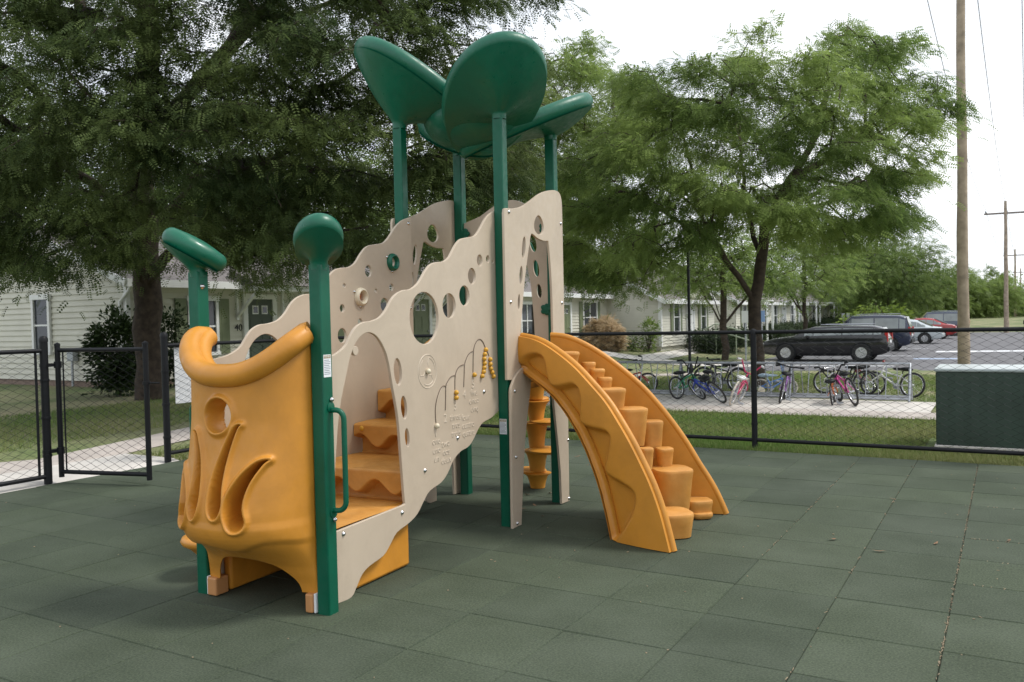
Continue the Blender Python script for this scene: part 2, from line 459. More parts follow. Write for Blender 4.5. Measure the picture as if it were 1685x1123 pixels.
A_top = [(-1.900, 1.246), (-1.867, 1.249), (-1.78, 1.262), (-1.715, 1.284), (-1.663, 1.315), (-1.629, 1.355), (-1.584, 1.400), (-1.523, 1.427), (-1.448, 1.434), (-1.369, 1.453), (-1.305, 1.496), (-1.255, 1.55), (-1.20, 1.587), (-1.13, 1.608), (-1.06, 1.615), (-.977, 1.655), (-.906, 1.722), (-.84, 1.769), (-.763, 1.786), (-.693, 1.794), (-.625, 1.826), (-.56, 1.892), (-.49, 1.943), (-.391, 1.964), (-.302, 1.981), (-.23, 2.032), (-.16, 2.10), (-.09, 2.146), (-.034, 2.170), (.034, 2.19)]
A_bot = [(.034, .83), (-.044, .798), (-.148, .764), (-.255, .747), (-.325, .706), (-.395, .645), (-.46, .612), (-.548, .598), (-.637, .557), (-.714, .484), (-.79, .442), (-.915, .415), (-.984, .367), (-1.051, .308), (-1.138, .273), (-1.263, .245), (-1.329, .193), (-1.394, .148), (-1.514, .126), (-1.585, .098), (-1.635, .045), (-1.681, .004), (-1.78, .004), (-1.900, .004)]
side_loop = spline_pts(A_top, 3, False)+spline_pts(A_bot, 3, False)
arch = [(-1.83, .366)]+spline_pts([(-1.80, .55), (-1.775, .758), (-1.736, .986), (-1.665, 1.185), (-1.639, 1.251), (-1.596, 1.317), (-1.542, 1.361), (-1.475, 1.379), (-1.404, 1.357), (-1.343, 1.298), (-1.299, 1.215), (-1.262, 1.064), (-1.219, .889), (-1.199, .671), (-1.184, .495), (-1.176, .41)], 4, False)+[(-1.17, .388), (-1.19, .381)]
A_ov = [(-.927, 1.448, .158, .158), (-.645, 1.522, .080, .080), (-.456, 1.588, .067, .067), (-.355, 1.717, .052, .055), (-.247, 1.825, .039, .041), (-.135, 1.84, .026, .027), (-.068, 1.825, .015, .015), (-1.589, 1.282, .021, .022)]
A_jov = [(-1.213, 1.147, .040, .080), (-1.162, .939, .032, .070), (-1.137, .763, .025, .057)]
loopsA = [side_loop, arch]+[ell((a, b), c, d, 32) for a, b, c, d in A_ov]+[ell((a, b), c, d, 24, 2, .12) for a, b, c, d in A_jov]
pA = panel("side_panel", loopsA, lambda u, v, d: (-.047+d, u, v), M['beige'], PS)
pA['label'] = "wavy beige side panel with oval cut-outs, bead counter and raised lettering"
L_ov = [(-.786, 1.348, .047, .05), (-.778, 1.525, .027, .028), (-.751, 1.674, .017, .016), (-.41, 1.647, .017, .016), (-.226, 1.673, .029, .028), (-.315, 1.55, .048, .051), (-.595, 1.435, .026, .024), (-.489, 1.777, .040, .043), (-1.12, 1.20, .03, .03)]
loopsL = [side_loop, arch]+[ell((a, b), c, d, 26) for a, b, c, d in L_ov]+[ell((-.586, 1.601), .036, .034, 24), ell((-.213, 1.851), .036, .034, 24)]
pL = panel("side_panel", loopsL, lambda u, v, d: (-.780+d, u, v), M['beige'], PS)
pL['label'] = "wavy beige side panel with round holes and two plastic rings"

# tower panels: one drawing used on three sides
T_out = [(-.070, 1.02), (-.066, 1.6), (-.062, 2.150)]+spline_pts([(-.052, 2.178), (-.025, 2.184), (.08, 2.193), (.211, 2.222), (.347, 2.276), (.489, 2.339), (.614, 2.377), (.753, 2.402), (.843, 2.397), (.885, 2.362), (.899, 2.30)], 4, False)+[(.899, 1.6), (.896, 1.0)]
T_low = spline_pts([(.66, 1.0), (.55, 1.035), (.418, 1.045), (.30, 1.03), (.18, 1.0)], 4, False)
T_arch = spline_pts([(.359, 2.045), (.395, 2.037), (.451, 2.020), (.546, 2.008), (.625, 2.012), (.640, 2.0), (.656, 1.92), (.674, 1.79), (.688, 1.61), (.690, 1.396), (.690, 1.12), (.62, 1.075), (.418, 1.07), (.2, 1.075), (.128, 1.12), (.142, 1.33), (.176, 1.503), (.206, 1.63), (.242, 1.762), (.287, 1.90), (.321, 1.99), (.338, 2.035)], 3)
def egg(c, rx, ry, n=28):
    return [(c[0]+rx*math.cos(a)*(1-.18*math.sin(a)), c[1]+ry*math.sin(a)) for a in [2*math.pi*k/n for k in range(n)]]
T_h = [egg((.478, 2.116), .083, .072), ell((.222, 1.935), .030, .082, 24, 2, -.2), ell((.170, 1.735), .026, .070, 24, 2, -.15), ell((.128, 1.548), .020, .058, 24, 2, -.12)]
loopsT = [T_out+T_low, T_arch]+T_h
panel("tower_panel", loopsT, lambda u, v, d: (.0475+d, u, v), M['beige'], PS)
panel("tower_panel", loopsT, lambda u, v, d: (-.8745+d, u, v), M['beige'], PS)
# the third side has its low end at the inner corner
xs = lambda u: -.827+.04+(u+.066)*(.747/.965)
C_top = spline_pts([(-.787, 2.215), (-.748, 2.228), (-.684, 2.247), (-.62, 2.271), (-.556, 2.308), (-.47, 2.348), (-.369, 2.369), (-.317, 2.366), (-.257, 2.343), (-.16, 2.29), (-.04, 2.25)], 4, False)
C_out = [(-.787, 1.0)]+C_top+[(-.04, 1.0)]
C_arch = spline_pts([(-.36, 2.06), (-.42, 2.05), (-.52, 2.02), (-.62, 2.0), (-.655, 1.96), (-.67, 1.7), (-.67, 1.4), (-.66, 1.1), (-.42, 1.07), (-.18, 1.1), (-.166, 1.27), (-.172, 1.45), (-.188, 1.66), (-.213, 1.82), (-.26, 1.95), (-.31, 2.03)], 3)
C_h = [ell((-.168, 2.02), .032, .072, 22, 2, .2), ell((-.145, 1.823), .028, .070, 22, 2, .15), ell((-.122, 1.645), .024, .058, 22, 2, .1)]
panel("tower_panel", [C_out, C_arch]+C_h, lambda u, v, d: (u, .836+d, v), M['beige'], PS)

# leg panels below the tower
legL = [(-.072, .004), (.052, .004), (.09, .304), (.137, .585), (.195, .798)]+spline_pts([(.235, .92), (.25, 1.0), (.22, 1.06), (.133, 1.085), (.019, 1.034), (-.047, .968), (-.060, .93)], 4, False)+[(-.068, .5)]
legR = [(.742, .010), (.733, .254), (.699, .478), (.655, .70), (.625, .86)]+spline_pts([(.60, .98), (.64, 1.06), (.74, 1.08), (.85, 1.02), (.888, .96), (.893, .9)], 4, False)+[(.886, .5), (.878, .004)]
lhole = [ell((.80, .83), .026, .03, 20), ell((.815, .73), .026, .03, 20)]
for mir, x0 in ((0, .0675), (1, -.8945)):
    panel("leg_panel", [legL], lambda u, v, d: (x0+d, u, v), M['beige'], PS)
    panel("leg_panel", [legR]+lhole, lambda u, v, d: (x0+d, u, v), M['beige'], PS)
# splayed leg plate seen under the steps
panel("leg_panel", [[(.70, .004), (.80, .004), (.80, .9), (.5, .9), (.56, .45), (.63, .12), (.655, .03)]], lambda u, v, d: (-.8945-.021+d, u-.30, v), M['beige'], PS)

# bolts
def bolt(parent, c, n, r=.011):
    R = Vector(n).to_track_quat('Z', 'Y').to_matrix()
    MB().lathe([(r*1.25, 0), (r*1.2, .002), (r, .004), (r*.8, .008), (r*.45, .0105), (0, .011)], c, 12, R).build("bolt", M['steel'], parent, smooth=60)
for y, z in ((-.233, .95), (-.585, .687), (-.965, .544), (-1.209, .345), (-1.732, .346)): bolt(pA, (-.0375, y, z), (1, 0, 0))
for y, z in ((.003, 2.164), (.863, 2.161), (.0, 1.548), (.858, 1.548)): bolt(PS, (.057, y, z), (1, 0, 0))
for y, z in ((-.006, .937), (-.01, .483), (-.012, .026), (.866, .024), (.876, .48)): bolt(PS, (.077, y, z), (1, 0, 0), .010)
for y, z in ((.003, 2.164), (.0, 1.548)): bolt(pL, (-.7705, y, z-.02), (1, 0, 0))
bolt(posts['a'], (-.827+.0375, -1.909-.006, 1.64), (1, 0, 0), .012)
for y, z in ((-1.1, .93), (-1.02, 1.0), (-.92, 1.1), (-1.2, .86)): bolt(pL, (-.7725, y, z), (1, 0, 0), .004)

# plastic rings on the left panel
for (y, z, mm, inner) in ((-.586, 1.601, M['cream'], True), (-.213, 1.851, M['green_plastic'], False)):
    g = MB(); R = Matrix(((0, 0, 1), (1, 0, 0), (0, 1, 0)))
    g.lathe([(.036, -.03), (.034, .0), (.036, .022), (.046, .030), (.056, .026), (.062, .012), (.063, 0)], (-.770, y, z), 28, R, cap=False)
    ring = g.build("grip_ring", mm, pL, smooth=50)
    for a in (.4, 2.6, 4.7): bolt(pL, (-.770, y+.074*math.cos(a), z+.066*math.sin(a)), (1, 0, 0), .008)
    if inner: MB().lathe([(.034, 0), (.034, .006)], (-.80, y, z), 24, R).build("bubble_window", mat("amber_plastic", (.75, .16, .01), .2, .05, 9), pL, smooth=50)

# bead counter, emblem and lettering on the right panel
PX = -.0375
def wpath(P): return [(PX+.0005, a, b) for a, b in spline_pts(P, 4, False)]
for P in ([(-.833, .813), (-.838, .863), (-.833, .913), (-.81, .967), (-.773, 1.014), (-.737, 1.028), (-.709, 1.022)],
          [(-.724, .877), (-.717, .952), (-.711, 1.022), (-.695, 1.046), (-.65, 1.077), (-.596, 1.085)],
          [(-.605, .994), (-.599, 1.071), (-.575, 1.115), (-.536, 1.138), (-.478, 1.147)],
          [(-.496, 1.004), (-.486, 1.09), (-.478, 1.147), (-.442, 1.195), (-.403, 1.218), (-.36, 1.226)],
          [(-.374, 1.089), (-.363, 1.216), (-.339, 1.269), (-.3, 1.297), (-.264, 1.3), (-.229, 1.278), (-.208, 1.25), (-.175, 1.214), (-.154, 1.185)]):
    MB().tube(wpath(P), .0042, 6).build("bead_wire", M['wire'], pA, smooth=60)
    MB().tube([(PX, a+.0055, b-.004) for _, a, b in wpath(P)], .0022, 5).build("lit_groove_edge", M['letter'], pA, smooth=60)  # pale tube paints the light along the groove's edge
for y, z in [(-.209, 1.23), (-.225, 1.200), (-.234, 1.170), (-.231, 1.140), (-.237, 1.111), (-.247, 1.084), (-.266, 1.057), (-.152, 1.162), (-.152, 1.130), (-.147, 1.1), (-.130, 1.073), (-.111, 1.044), (-.601, .976), (-.603, .944), (-.369, 1.072)]:
    MB().sphere((PX+.010, y, z), .0155, 14).build("bead", M['bead'], pA, smooth=60)
MB().sphere((PX+.010, -.834, .794), .0165, 14).build("bead", M['cream'], pA, smooth=60)
MB().sphere((PX+.010, -.916, 1.131), .0165, 14).build("bead", M['cream'], pA, smooth=60)
g = MB()
g.tube([(PX, -.911+.1*math.cos(t), 1.13+.1*math.sin(t)) for t in np.linspace(0, 2*math.pi, 40)[:-1]], .0028, 5, closed=True)
for k in range(3):
    a = math.pi/2+.6+k*2*math.pi/3
    g.tube([(PX, -.911+.082*math.cos(t)*(1 if i else 1), 1.13+.082*math.sin(t)) for i, t in enumerate(np.linspace(a, a+1.25, 12))] +
           [(PX, -.911+.05*math.cos(a+1.45), 1.13+.05*math.sin(a+1.45)), (PX, -.911+.03*math.cos(a+1.1), 1.13+.03*math.sin(a+1.1))], .0026, 5)
g.build("emblem", M['letter'], pA, smooth=60)

def text_mesh(s, size, ext=.0012):
    cu = bpy.data.curves.new("t", 'FONT'); cu.body = s; cu.size = size; cu.extrude = ext; cu.align_x = 'CENTER'; cu.align_y = 'CENTER'
    o = bpy.data.objects.new("t", cu); col.objects.link(o); me = bake(o); bpy.data.objects.remove(o); return me
def text_on(name, s, size, origin, ax, up, m, parent, ext=.0012):
    me = text_mesh(s, size, ext); ax = Vector(ax); up = Vector(up); nn = ax.cross(up)
    for v in me.vertices: v.co = Vector(origin)+ax*v.co.x+up*v.co.y+nn*v.co.z
    return mesh_obj(name, me, m, parent)
for s, y, z, sz in (("1", -0.838, 0.752, 0.075), ("one", -0.834, 0.7, 0.058), ("uno", -0.831, 0.645, 0.058), ("un", -0.834, 0.593, 0.058), ("2", -0.723, 0.826, 0.075), ("two", -0.727, 0.672, 0.058), ("dos", -0.723, 0.62, 0.058), ("deux", -0.726, 0.568, 0.058), ("3", -0.605, 0.89, 0.075), ("three", -0.606, 0.822, 0.058), ("tres", -0.599, 0.77, 0.058), ("trois", -0.601, 0.718, 0.058), ("4", -0.488, 0.953, 0.075), ("four", -0.48, 0.806, 0.058), ("cuatro", -0.448, 0.754, 0.058), ("quatre", -0.447, 0.702, 0.058), ("5", -0.377, 1.01, 0.075), ("five", -0.367, 0.955, 0.058), ("cinco", -0.369, 0.903, 0.058), ("cinq", -0.365, 0.849, 0.058)):
    text_on("lettering", s, sz, (PX+.0012, y, z), (0, 1, 0), (0, 0, 1), M['letter'], pA, .0016)

# warning stickers
def sticker(parent, o, ax, w, h):
    ax = Vector(ax); up = Vector((0, 0, 1)); nn = ax.cross(up); o = Vector(o)
    R = Matrix((ax, up, nn)).transposed()
    MB().box(o+nn*.0006, (w, h, .0008), R=R).build("warning_sticker", M['sticker'], parent)
    MB().box(o+nn*.0012+up*(h/2-.011), (w*.92, .014, .0006), R=R).build("warning_band", M['orange_ink'], parent)
    text_on("warning_text", "WARNING", .0115, o+nn*.0017+up*(h/2-.011), ax, up, M['sticker'], parent, .0002)
    g = MB()
    for k in range(9):
        wv = w*(.82 if k % 3 else .70)
        g.box(o+nn*.0012+up*(h/2-.027-k*.0085)-ax*(w*.86-wv)/2, (wv, .0028, .0004), R=R)
    g.build("sticker_lines", M['ink'], parent)
sticker(posts['b'], (.0375, -1.912, 1.222), (0, 1, 0), .056, .11)
sticker(posts['c'], (-.002, -.0375, .693), (1, 0, 0), .056, .105)

# grab bars at the side openings
for s, k in ((1, 'b'), (-1, 'a')):
    x0 = POSTS[k][0]+s*.0375; y0 = -1.895
    g = MB()
    path = [(x0, y0, 1.005), (x0+s*.03, y0, 1.005)]+[(x0+s*(.03+.04*math.sin(t)), y0+.012*math.sin(t), 1.005-.045*(1-math.cos(t))) for t in np.linspace(.2, math.pi/2, 6)]
    path += [(x0+s*.07, y0+.012, .9), (x0+s*.07, y0+.012, .6)]
    path += [(x0+s*(.03+.04*math.cos(t)), y0+.012*math.cos(t), .555-.045*math.sin(t)) for t in np.linspace(0.1, math.pi/2, 6)]+[(x0, y0, .51)]
    g.tube(path, .0135, 12)
    hb = g.build("grab_bar", M['green'], PS, smooth=60)
    for z in (1.03, .485):
        R = Vector((s, 0, 0)).to_track_quat('Z', 'Y').to_matrix()
        MB().lathe([(.026, 0), (.026, .004), (.02, .006)], (x0, y0, z-.012*(1 if z > .7 else -1)), 16, R).build("flange", M['green'], hb, smooth=50)
        bolt(hb, (x0+s*.005, y0+.004, z+(.025 if z > .7 else -.022)), (s, 0, 0), .010)

# panel clamps shaped like little flowers
for (x, y, z) in ((-.772, .790, 2.13), (-.772, .790, 1.45), (-.055, .790, 1.50), (-.055, .790, 2.13)):
    g = MB(); R = Matrix(((1, 0, 0), (0, 0, -1), (0, 1, 0)))
    for q in range(5): g.lathe([(.02, 0), (.02, .012), (.014, .016)], (x+.027*math.cos(q*1.257), y+.022, z+.027*math.sin(q*1.257)), 14, R)
    g.lathe([(.024, 0), (.024, .014), (.0, .016)], (x, y+.02, z), 14, R)
    cl = g.build("clamp", M['green'], PS, smooth=50)
MB().box((-.0585, .0, 1.235), (.012, .085, .05)).build("clamp", M['green'], PS, bevel=.004)

# ---- moulded steps between the side panels, and the deck
X0, X1 = -.766, -.0572
def stair():
    g = MB()
    P = [(-1.93, .38), (-.985, .38), (-1.06, .545), (-.56, .545), (-.62, .745), (-.17, .745), (-.235, .95), (.80, .95)]
    def flat(y0, y1, z): g.grid(lambda u, v: (X0+(X1-X0)*u, y0+(y1-y0)*v, z+(.006*math.sin(v*math.pi))), 8, 8)
    flat(-1.93, -1.05, .374); flat(-1.125, -.62, .565); flat(-.685, -.35, .765); flat(-.415, .80, .965)
    for (yb, yn, z0, z1, ph) in ((-1.05, -1.14, .374, .565, .0), (-.61, -.70, .565, .765, .6), (-.34, -.43, .765, .965, .3)):
        def fn(u, v):
            x = X0+(X1-X0)*u; z = z0+(z1-z0)*v
            w = abs(((x*3.6+ph) % 1.0)*2-1)          # zig-zag skirt
            w = .5-.5*math.cos(math.pi*w)
            zw = z0+(z1-z0)*(.20+.42*w)
            y = yb+(yn-yb)*sm((z-zw)/.035+.5)
            e = max(0, (z-(z1-.016))/.016)
            y += .016*(1-math.sqrt(max(0, 1-e*e)))
            if v < .06: y -= .01*(1-v/.06)
            return (x, y, z)
        g.grid(fn, 90, 36)
    return g.build("steps", M['yellow_dust'], PS, smooth=50)
st = stair()
for x in (-.70, -.28): MB().sphere((x, -.702, .735), .018, 14, (1, .55, 1)).build("button", M['bead'], st, smooth=60)
g = MB()
g.bbox((-.135, -1.62, .004), (-.085, -1.072, .378)); g.bbox((-.762, -1.86, .004), (-.705, -1.072, .378)); g.bbox((-.694, -1.12, .004), (-.136, -1.076, .376))
g.build("step_base", M['yellow'], PS, bevel=.018, smooth=40)
MB().bbox((-.77, -.10, .91), (-.06, .795, .957)).build("deck", M['yellow'], PS, bevel=.006)

# ---- bulging front panel
def sdf_poly(P):
    P = np.array(P); A = P; B = np.roll(P, -1, 0)
    def f(x, y):
        p = np.array((x, y)); d = B-A; t = np.clip(((p-A)*d).sum(1)/(d*d).sum(1), 0, 1)
        dist = np.sqrt((((p-A)-d*t[:, None])**2).sum(1)).min()
        c = ((A[:, 1] > y) != (B[:, 1] > y)) & (x < (B[:, 0]-A[:, 0])*(y-A[:, 1])/(B[:, 1]-A[:, 1]+1e-12)+A[:, 0])
        return -dist if c.sum() % 2 else dist
    return f
BZ = [(1.35, .245), (1.1, .242), (.95, .25), (.8, .28), (.65, .325), (.52, .358), (.44, .356), (.395, .338), (.36, .300), (.33, .25), (.30, .20), (.27, .155), (.23, .105), (.17, .055), (.12, .03), (0, .02)]
def bz(z):
    for (a, x), (b, y) in zip(BZ, BZ[1:]):
        if z >= b:
            t = min(1, (a-z)/(a-b)); return x+(y-x)*t
    return 0
bz_s = lambda z: (bz(z+.04)+bz(z+.02)*2+bz(z)*2+bz(z-.02)*2+bz(z-.04))/8
XC, XH = -.4135, .372
def base_pt(th, z):            # th 0..pi from the left post to the right post
    u = -math.cos(th); s = math.sin(th)
    b = bz_s(z)
    e = s**.9
    return Vector((XC+XH*(1+.03*(b/.36)*s)*u, -1.925-b*e, z))
M2 = lambda P: [(2*XC-x, z) for x, z in P]
S5 = spline_pts([(-.145, .785), (-.165, .765), (-.205, .69), (-.225, .62), (-.228, .56), (-.215, .50), (-.235, .465), (-.275, .462), (-.302, .50), (-.312, .56), (-.298, .63), (-.25, .715), (-.19, .775)], 3)
S4 = spline_pts([(-.285, .950), (-.300, .93), (-.325, .84), (-.338, .75), (-.338, .65), (-.328, .57), (-.345, .52), (-.375, .515), (-.398, .55), (-.405, .62), (-.395, .72), (-.365, .83), (-.318, .935)], 3)
S3 = [(x-.046-.03*max(0, z-.6), z-.012-.12*max(0, z-.70)) for x, z in M2(S4)]
S2 = [(x-.056, z-.01-.25*max(0, z-.6)) for x, z in M2(S5)]
SLOTS = [sdf_poly(P) for P in (S5, S4, S3, S2)]
def hole_sdf(x, z): return math.hypot(x-XC+.008, z-.992)-.084
RZX = [-.80, -.70, -.60, -.50, -.41, -.33, -.27, -.20, -.13, -.05, 0]; RZZ = [.34, .325, .345, .368, .355, .330, .342, .380, .395, .378, .36]
def ridge_z(x): return float(sum(np.interp(x+d, RZX, RZZ) for d in (-.03, 0, .03))/3)
def front_pt(th, z):
    p = base_pt(th, z); e = 1e-3
    n = (base_pt(min(th+e, math.pi), z)-base_pt(max(th-e, 0), z)).cross(base_pt(th, z+e)-base_pt(th, z-e))
    n = n.normalized() if n.length > 0 else Vector((0, -1, 0))
    if n.y > 0: n = -n
    d = 0
    x = p.x
    if z > .40 and z < 1.1:
        if z > .86:
            h = hole_sdf(x, z)
            d += .020*math.exp(-((h-.007)/.0125)**2)
            if h < 0: d -= .085*sm(-h/.009)
        if z < 1.0:
            q = min(f(x, z) for f in SLOTS)
            d += .020*math.exp(-((q-.007)/.0115)**2)
            if q < 0: d -= .16*sm(-q/.0085)
    rz = ridge_z(x)
    if .18 < z < .5:
        k = math.sin(th)**.5
        d += k*(.017*sm((z-rz)/.045+.5)-.0085)*sm((z-.18)/.06)*sm((.50-z)/.05)
    return p+n*d
def zbot(th):
    x = base_pt(th, .3).x; a = abs(x-XC)/XH
    if a > .76: return .095
    return .095+.165*max(0, 1-(a/.76)**2.4)**.55
g = MB(); NU, NV = 320, 330
ths = [math.pi*i/NU for i in range(NU+1)]
def vmap(v, zb):   # denser rows where the slots and the belly are
    return zb+(1.395-zb)*v
for j in range(NV+1):
    for th in ths:
        zb = zbot(th); g.v.append(tuple(front_pt(th, vmap(j/NV, zb))))
def rim_z(x):
    u = min(1, abs((x-XC)/XH)); return 1.186+.19*u**2.7
for j in range(NV):
    for i in range(NU):
        idx = (j*(NU+1)+i, j*(NU+1)+i+1, (j+1)*(NU+1)+i+1, (j+1)*(NU+1)+i)
        c = sum((Vector(g.v[k]) for k in idx), Vector())/4
        thm = (ths[i]+ths[i+1])/2; zz = vmap((j+.5)/NV, zbot(thm)); xb = base_pt(thm, zz).x
        if zz > .9 and hole_sdf(xb, zz) < -.013: continue
        if zz > rim_z(xb)+.0: continue
        g.f.append(idx)
# side returns up to the posts, above the body
for sgn in (-1, 1):
    th = 0 if sgn < 0 else math.pi
    g.grid(lambda u, v: (base_pt(th, 1).x+sgn*.004*u, -1.925+.05*u, .1+1.28*v), 2, 20)
# the rolled rim
rim = [(base_pt(.03, 1.2).x-.002, -1.885, 1.356), (base_pt(.06, 1.2).x, -1.905, 1.372)]
for th in np.linspace(.12, math.pi-.42, 46):
    p = base_pt(th, 1.2); rim.append((p.x, p.y+.006, rim_z(p.x)))
rim += [(-.062, -1.945, 1.382), (-.043, -1.935, 1.388)]
rr = [.048, .055]+[.057]*46+[.056, .055]
g.tube(rim, rr, 22)
g.tube([(XC+(x-XC)*.93, min(y+.050, -1.89), z-.004) for x, y, z in rim[2:-2]], .049, 16)
def inner(u, v):
    th = .10+(math.pi-.20)*u; o = base_pt(th, 1.2); x = XC+(o.x-XC)*.86; y = -1.925+(o.y+1.925)*.62
    return (x, min(y, -1.86), 1.10+(rim_z(o.x)-1.10)*v)
g.grid(inner, 48, 14)
fp = g.build("front_panel", M['yellow'], PS, smooth=60)
s = fp.modifiers.new("thick", 'SOLIDIFY'); s.thickness = .005; s.offset = -1
for (x0, x1, wx) in ((-.785, -.735, -.745), (-.115, -.06, -.05)):
    if x0 < -.5:
        MB().bbox((-.782, -1.955, .004), (-.772, -1.885, .10)).build("spacer", M['white'], PS, bevel=.003)
        MB().bbox((-.770, -1.965, .004), (-.705, -1.875, .098)).build("leg_block", M['wood_spacer'], PS, bevel=.008)
    else:
        MB().bbox((-.053, -1.955, .004), (-.0405, -1.885, .10)).build("spacer", M['white'], PS, bevel=.003)
        MB().bbox((-.100, -1.965, .004), (-.055, -1.875, .098)).build("leg_block", M['wood_spacer'], PS, bevel=.008)

# ---- curved climber with drum-shaped footholds
NT = [(.057, 1.312), (.184, 1.290), (.291, 1.253), (.42, 1.184), (.544, 1.102), (.665, .998), (.781, .889), (.871, .774), (.959, .647), (1.04, .511), (1.107, .386), (1.167, .238), (1.207, .103), (1.234, .004)]
NLO = [(.060, 1.112), (.085, 1.065), (.176, 1.008), (.308, .93), (.411, .841), (.51, .725), (.591, .602), (.652, .48), (.711, .336), (.751, .203), (.777, .101), (.798, .004)]
FT = [(.057, 1.302), (.14, 1.296), (.23, 1.268), (.342, 1.212), (.475, 1.124), (.605, 1.02), (.734, .899), (.84, .775), (.945, .634), (1.028, .507), (1.11, .363), (1.184, .242), (1.242, .127), (1.292, .004)]
GRV = [(.084, 1.112), (.125, 1.155), (.196, 1.18), (.265, 1.17), (.294, 1.117), (.307, 1.04), (.328, .988), (.38, .961), (.475, .976), (.533, .985), (.568, .957), (.583, .879), (.574, .769), (.604, .726), (.69, .707), (.781, .695), (.81, .66), (.792, .558), (.768, .468), (.789, .421), (.892, .382), (.964, .349), (.991, .309), (.975, .221), (.915, .115), (.84, .013)]
def resample(P, n):
    P = np.array(P, float); d = np.r_[0, np.cumsum(np.hypot(*np.diff(P, axis=0).T))]; t = np.linspace(0, d[-1], n)
    return np.c_[np.interp(t, d, P[:, 0]), np.interp(t, d, P[:, 1])]
low_poly = sdf_poly(spline_pts(GRV, 3, False)+NLO[::-1])
def rail_y(x, far): return .649+.204*(x-.057) if far else .144-.299*(x-.057)
def rail(far):
    g = MB(); n = 120; m = 46
    T = resample(spline_pts(FT if far else NT, 4, False), n+1); Lw = resample(spline_pts(NLO, 4, False), n+1)
    sgn = 1 if far else -1
    nrm = Vector((-.204, 1, 0)).normalized() if far else Vector((-.299, -1, 0)).normalized()
    def fn(u, v, off):
        i = min(n, int(round(u*n))); a = Lw[i]; b = T[i]; x = a[0]+(b[0]-a[0])*v; z = a[1]+(b[1]-a[1])*v
        k = low_poly(x, z)
        d = .060*sm(k/.045+.5)-.024+.012*math.sin(math.pi*v)
        return Vector((x, rail_y(x, far), z))+nrm*(d if off else -.028)
    g.grid(lambda u, v: fn(u, v, 1), n, m)
    g.grid(lambda u, v: fn(u, v, 0), n, m)
    for v in (0, 1): g.grid(lambda a, b: fn(a, v, 1)*(1-b)+fn(a, v, 0)*b, n, 1)
    for u in (0, 1): g.grid(lambda a, b: fn(u, a, 1)*(1-b)+fn(u, a, 0)*b, m, 1)
    edge = [Vector((x, rail_y(x, far), z))-nrm*.010 for x, z in T[::3]]
    g.tube(edge, .023, 10)
    edge2 = [Vector((x, rail_y(x, far), z))-nrm*.022 for x, z in Lw[::4]]
    g.tube(edge2, .008, 8)
    return g.build("climber_rail", M['yellow'], PS, smooth=45, merge=.0004)
rail(False); rail(True)
SL = [(.03, .99), (.2, .985), (.3, .95), (.5, .80), (.65, .62), (.8, .42), (.95, .20), (1.05, .05), (1.08, .0)]
def slab_z(x): return float(np.interp(x, [a for a, b in SL], [b for a, b in SL]))
SLr = resample(spline_pts([(a+.05, max(.0, b+.045)) for a, b in NLO], 4, False), 40)
g = MB()
g.grid(lambda u, v: (SLr[int(round(u*39))][0], rail_y(SLr[int(round(u*39))][0], 0)*(1-v)+rail_y(SLr[int(round(u*39))][0], 1)*v, SLr[int(round(u*39))][1]), 39, 6)
g.grid(lambda u, v: (SLr[int(round(u*39))][0]-.06, rail_y(SLr[int(round(u*39))][0], 0)*(1-v)+rail_y(SLr[int(round(u*39))][0], 1)*v, SLr[int(round(u*39))][1]-.05), 39, 6)
g.build("climber_bed", M['yellow'], PS, smooth=60)
cth, sth = math.cos(.048), math.sin(.048)
def to_local(p): 
    dx, dy = p[0]+3.005, p[1]-5.036
    return (dx*cth+dy*sth, -dx*sth+dy*cth, p[2])
def nt_z(x): return float(np.interp(x, [a for a, b in NT]+[1.5], [b for a, b in NT]+[-.3]))
def pod(px, py, hw, h, lift=.07, asp=1.0):
    d = wray(px, py); best = None
    for t in np.linspace(3.5/F, 8/F, 4000):
        q = to_local(CAM+d*t)
        if 0 < q[0] < 1.6 and q[2] < nt_z(q[0])-.06-.125*q[0]: best = q; break
    if best is None: return
    q = best; D = abs((CAM+d*t)@fw-CAM@fw); r = hw/(F/D)
    x, y, z = q
    prof = [(r*.74, -h), (r*.86, -h*.6), (r*.95, -h*.2), (r, -.02), (r*1.0, -.008), (r*.975, 0), (r*.9, .004), (0, .006)]
    g = MB(); g.lathe(prof, (0, 0, 0), 36)
    for k, v in enumerate(g.v):
        a = math.atan2(v[1], v[0]); rr_ = math.hypot(v[0], v[1])
        f = 1+.07*math.cos(4*a+.6)
        g.v[k] = (x+rr_*f*math.cos(a)-r*.05, y+rr_*f*math.sin(a)*asp, max(.006, z+v[2]))
    g.build("foothold", M['yellow_dust'], PS, smooth=38)
for a in ((1106, 842, 36, .30, .10), (1107, 771, 34, .32, .10), (1148, 786, 14, .16, .05), (1149, 822, 24, .2, .07), (1154, 843, 19, .13, .07), (1094, 738, 15, .14, .04), (1072, 693, 20, .26, .09), (1040, 672, 27, .26, .09), (1064, 738, 12, .14, .05), (1006, 640, 25, .2, .08), (996, 622, 12, .1, .06), (983, 608, 13, .12, .06), (969, 597, 12, .1, .06), (930, 580, 25, .14, .07)): pod(*a)

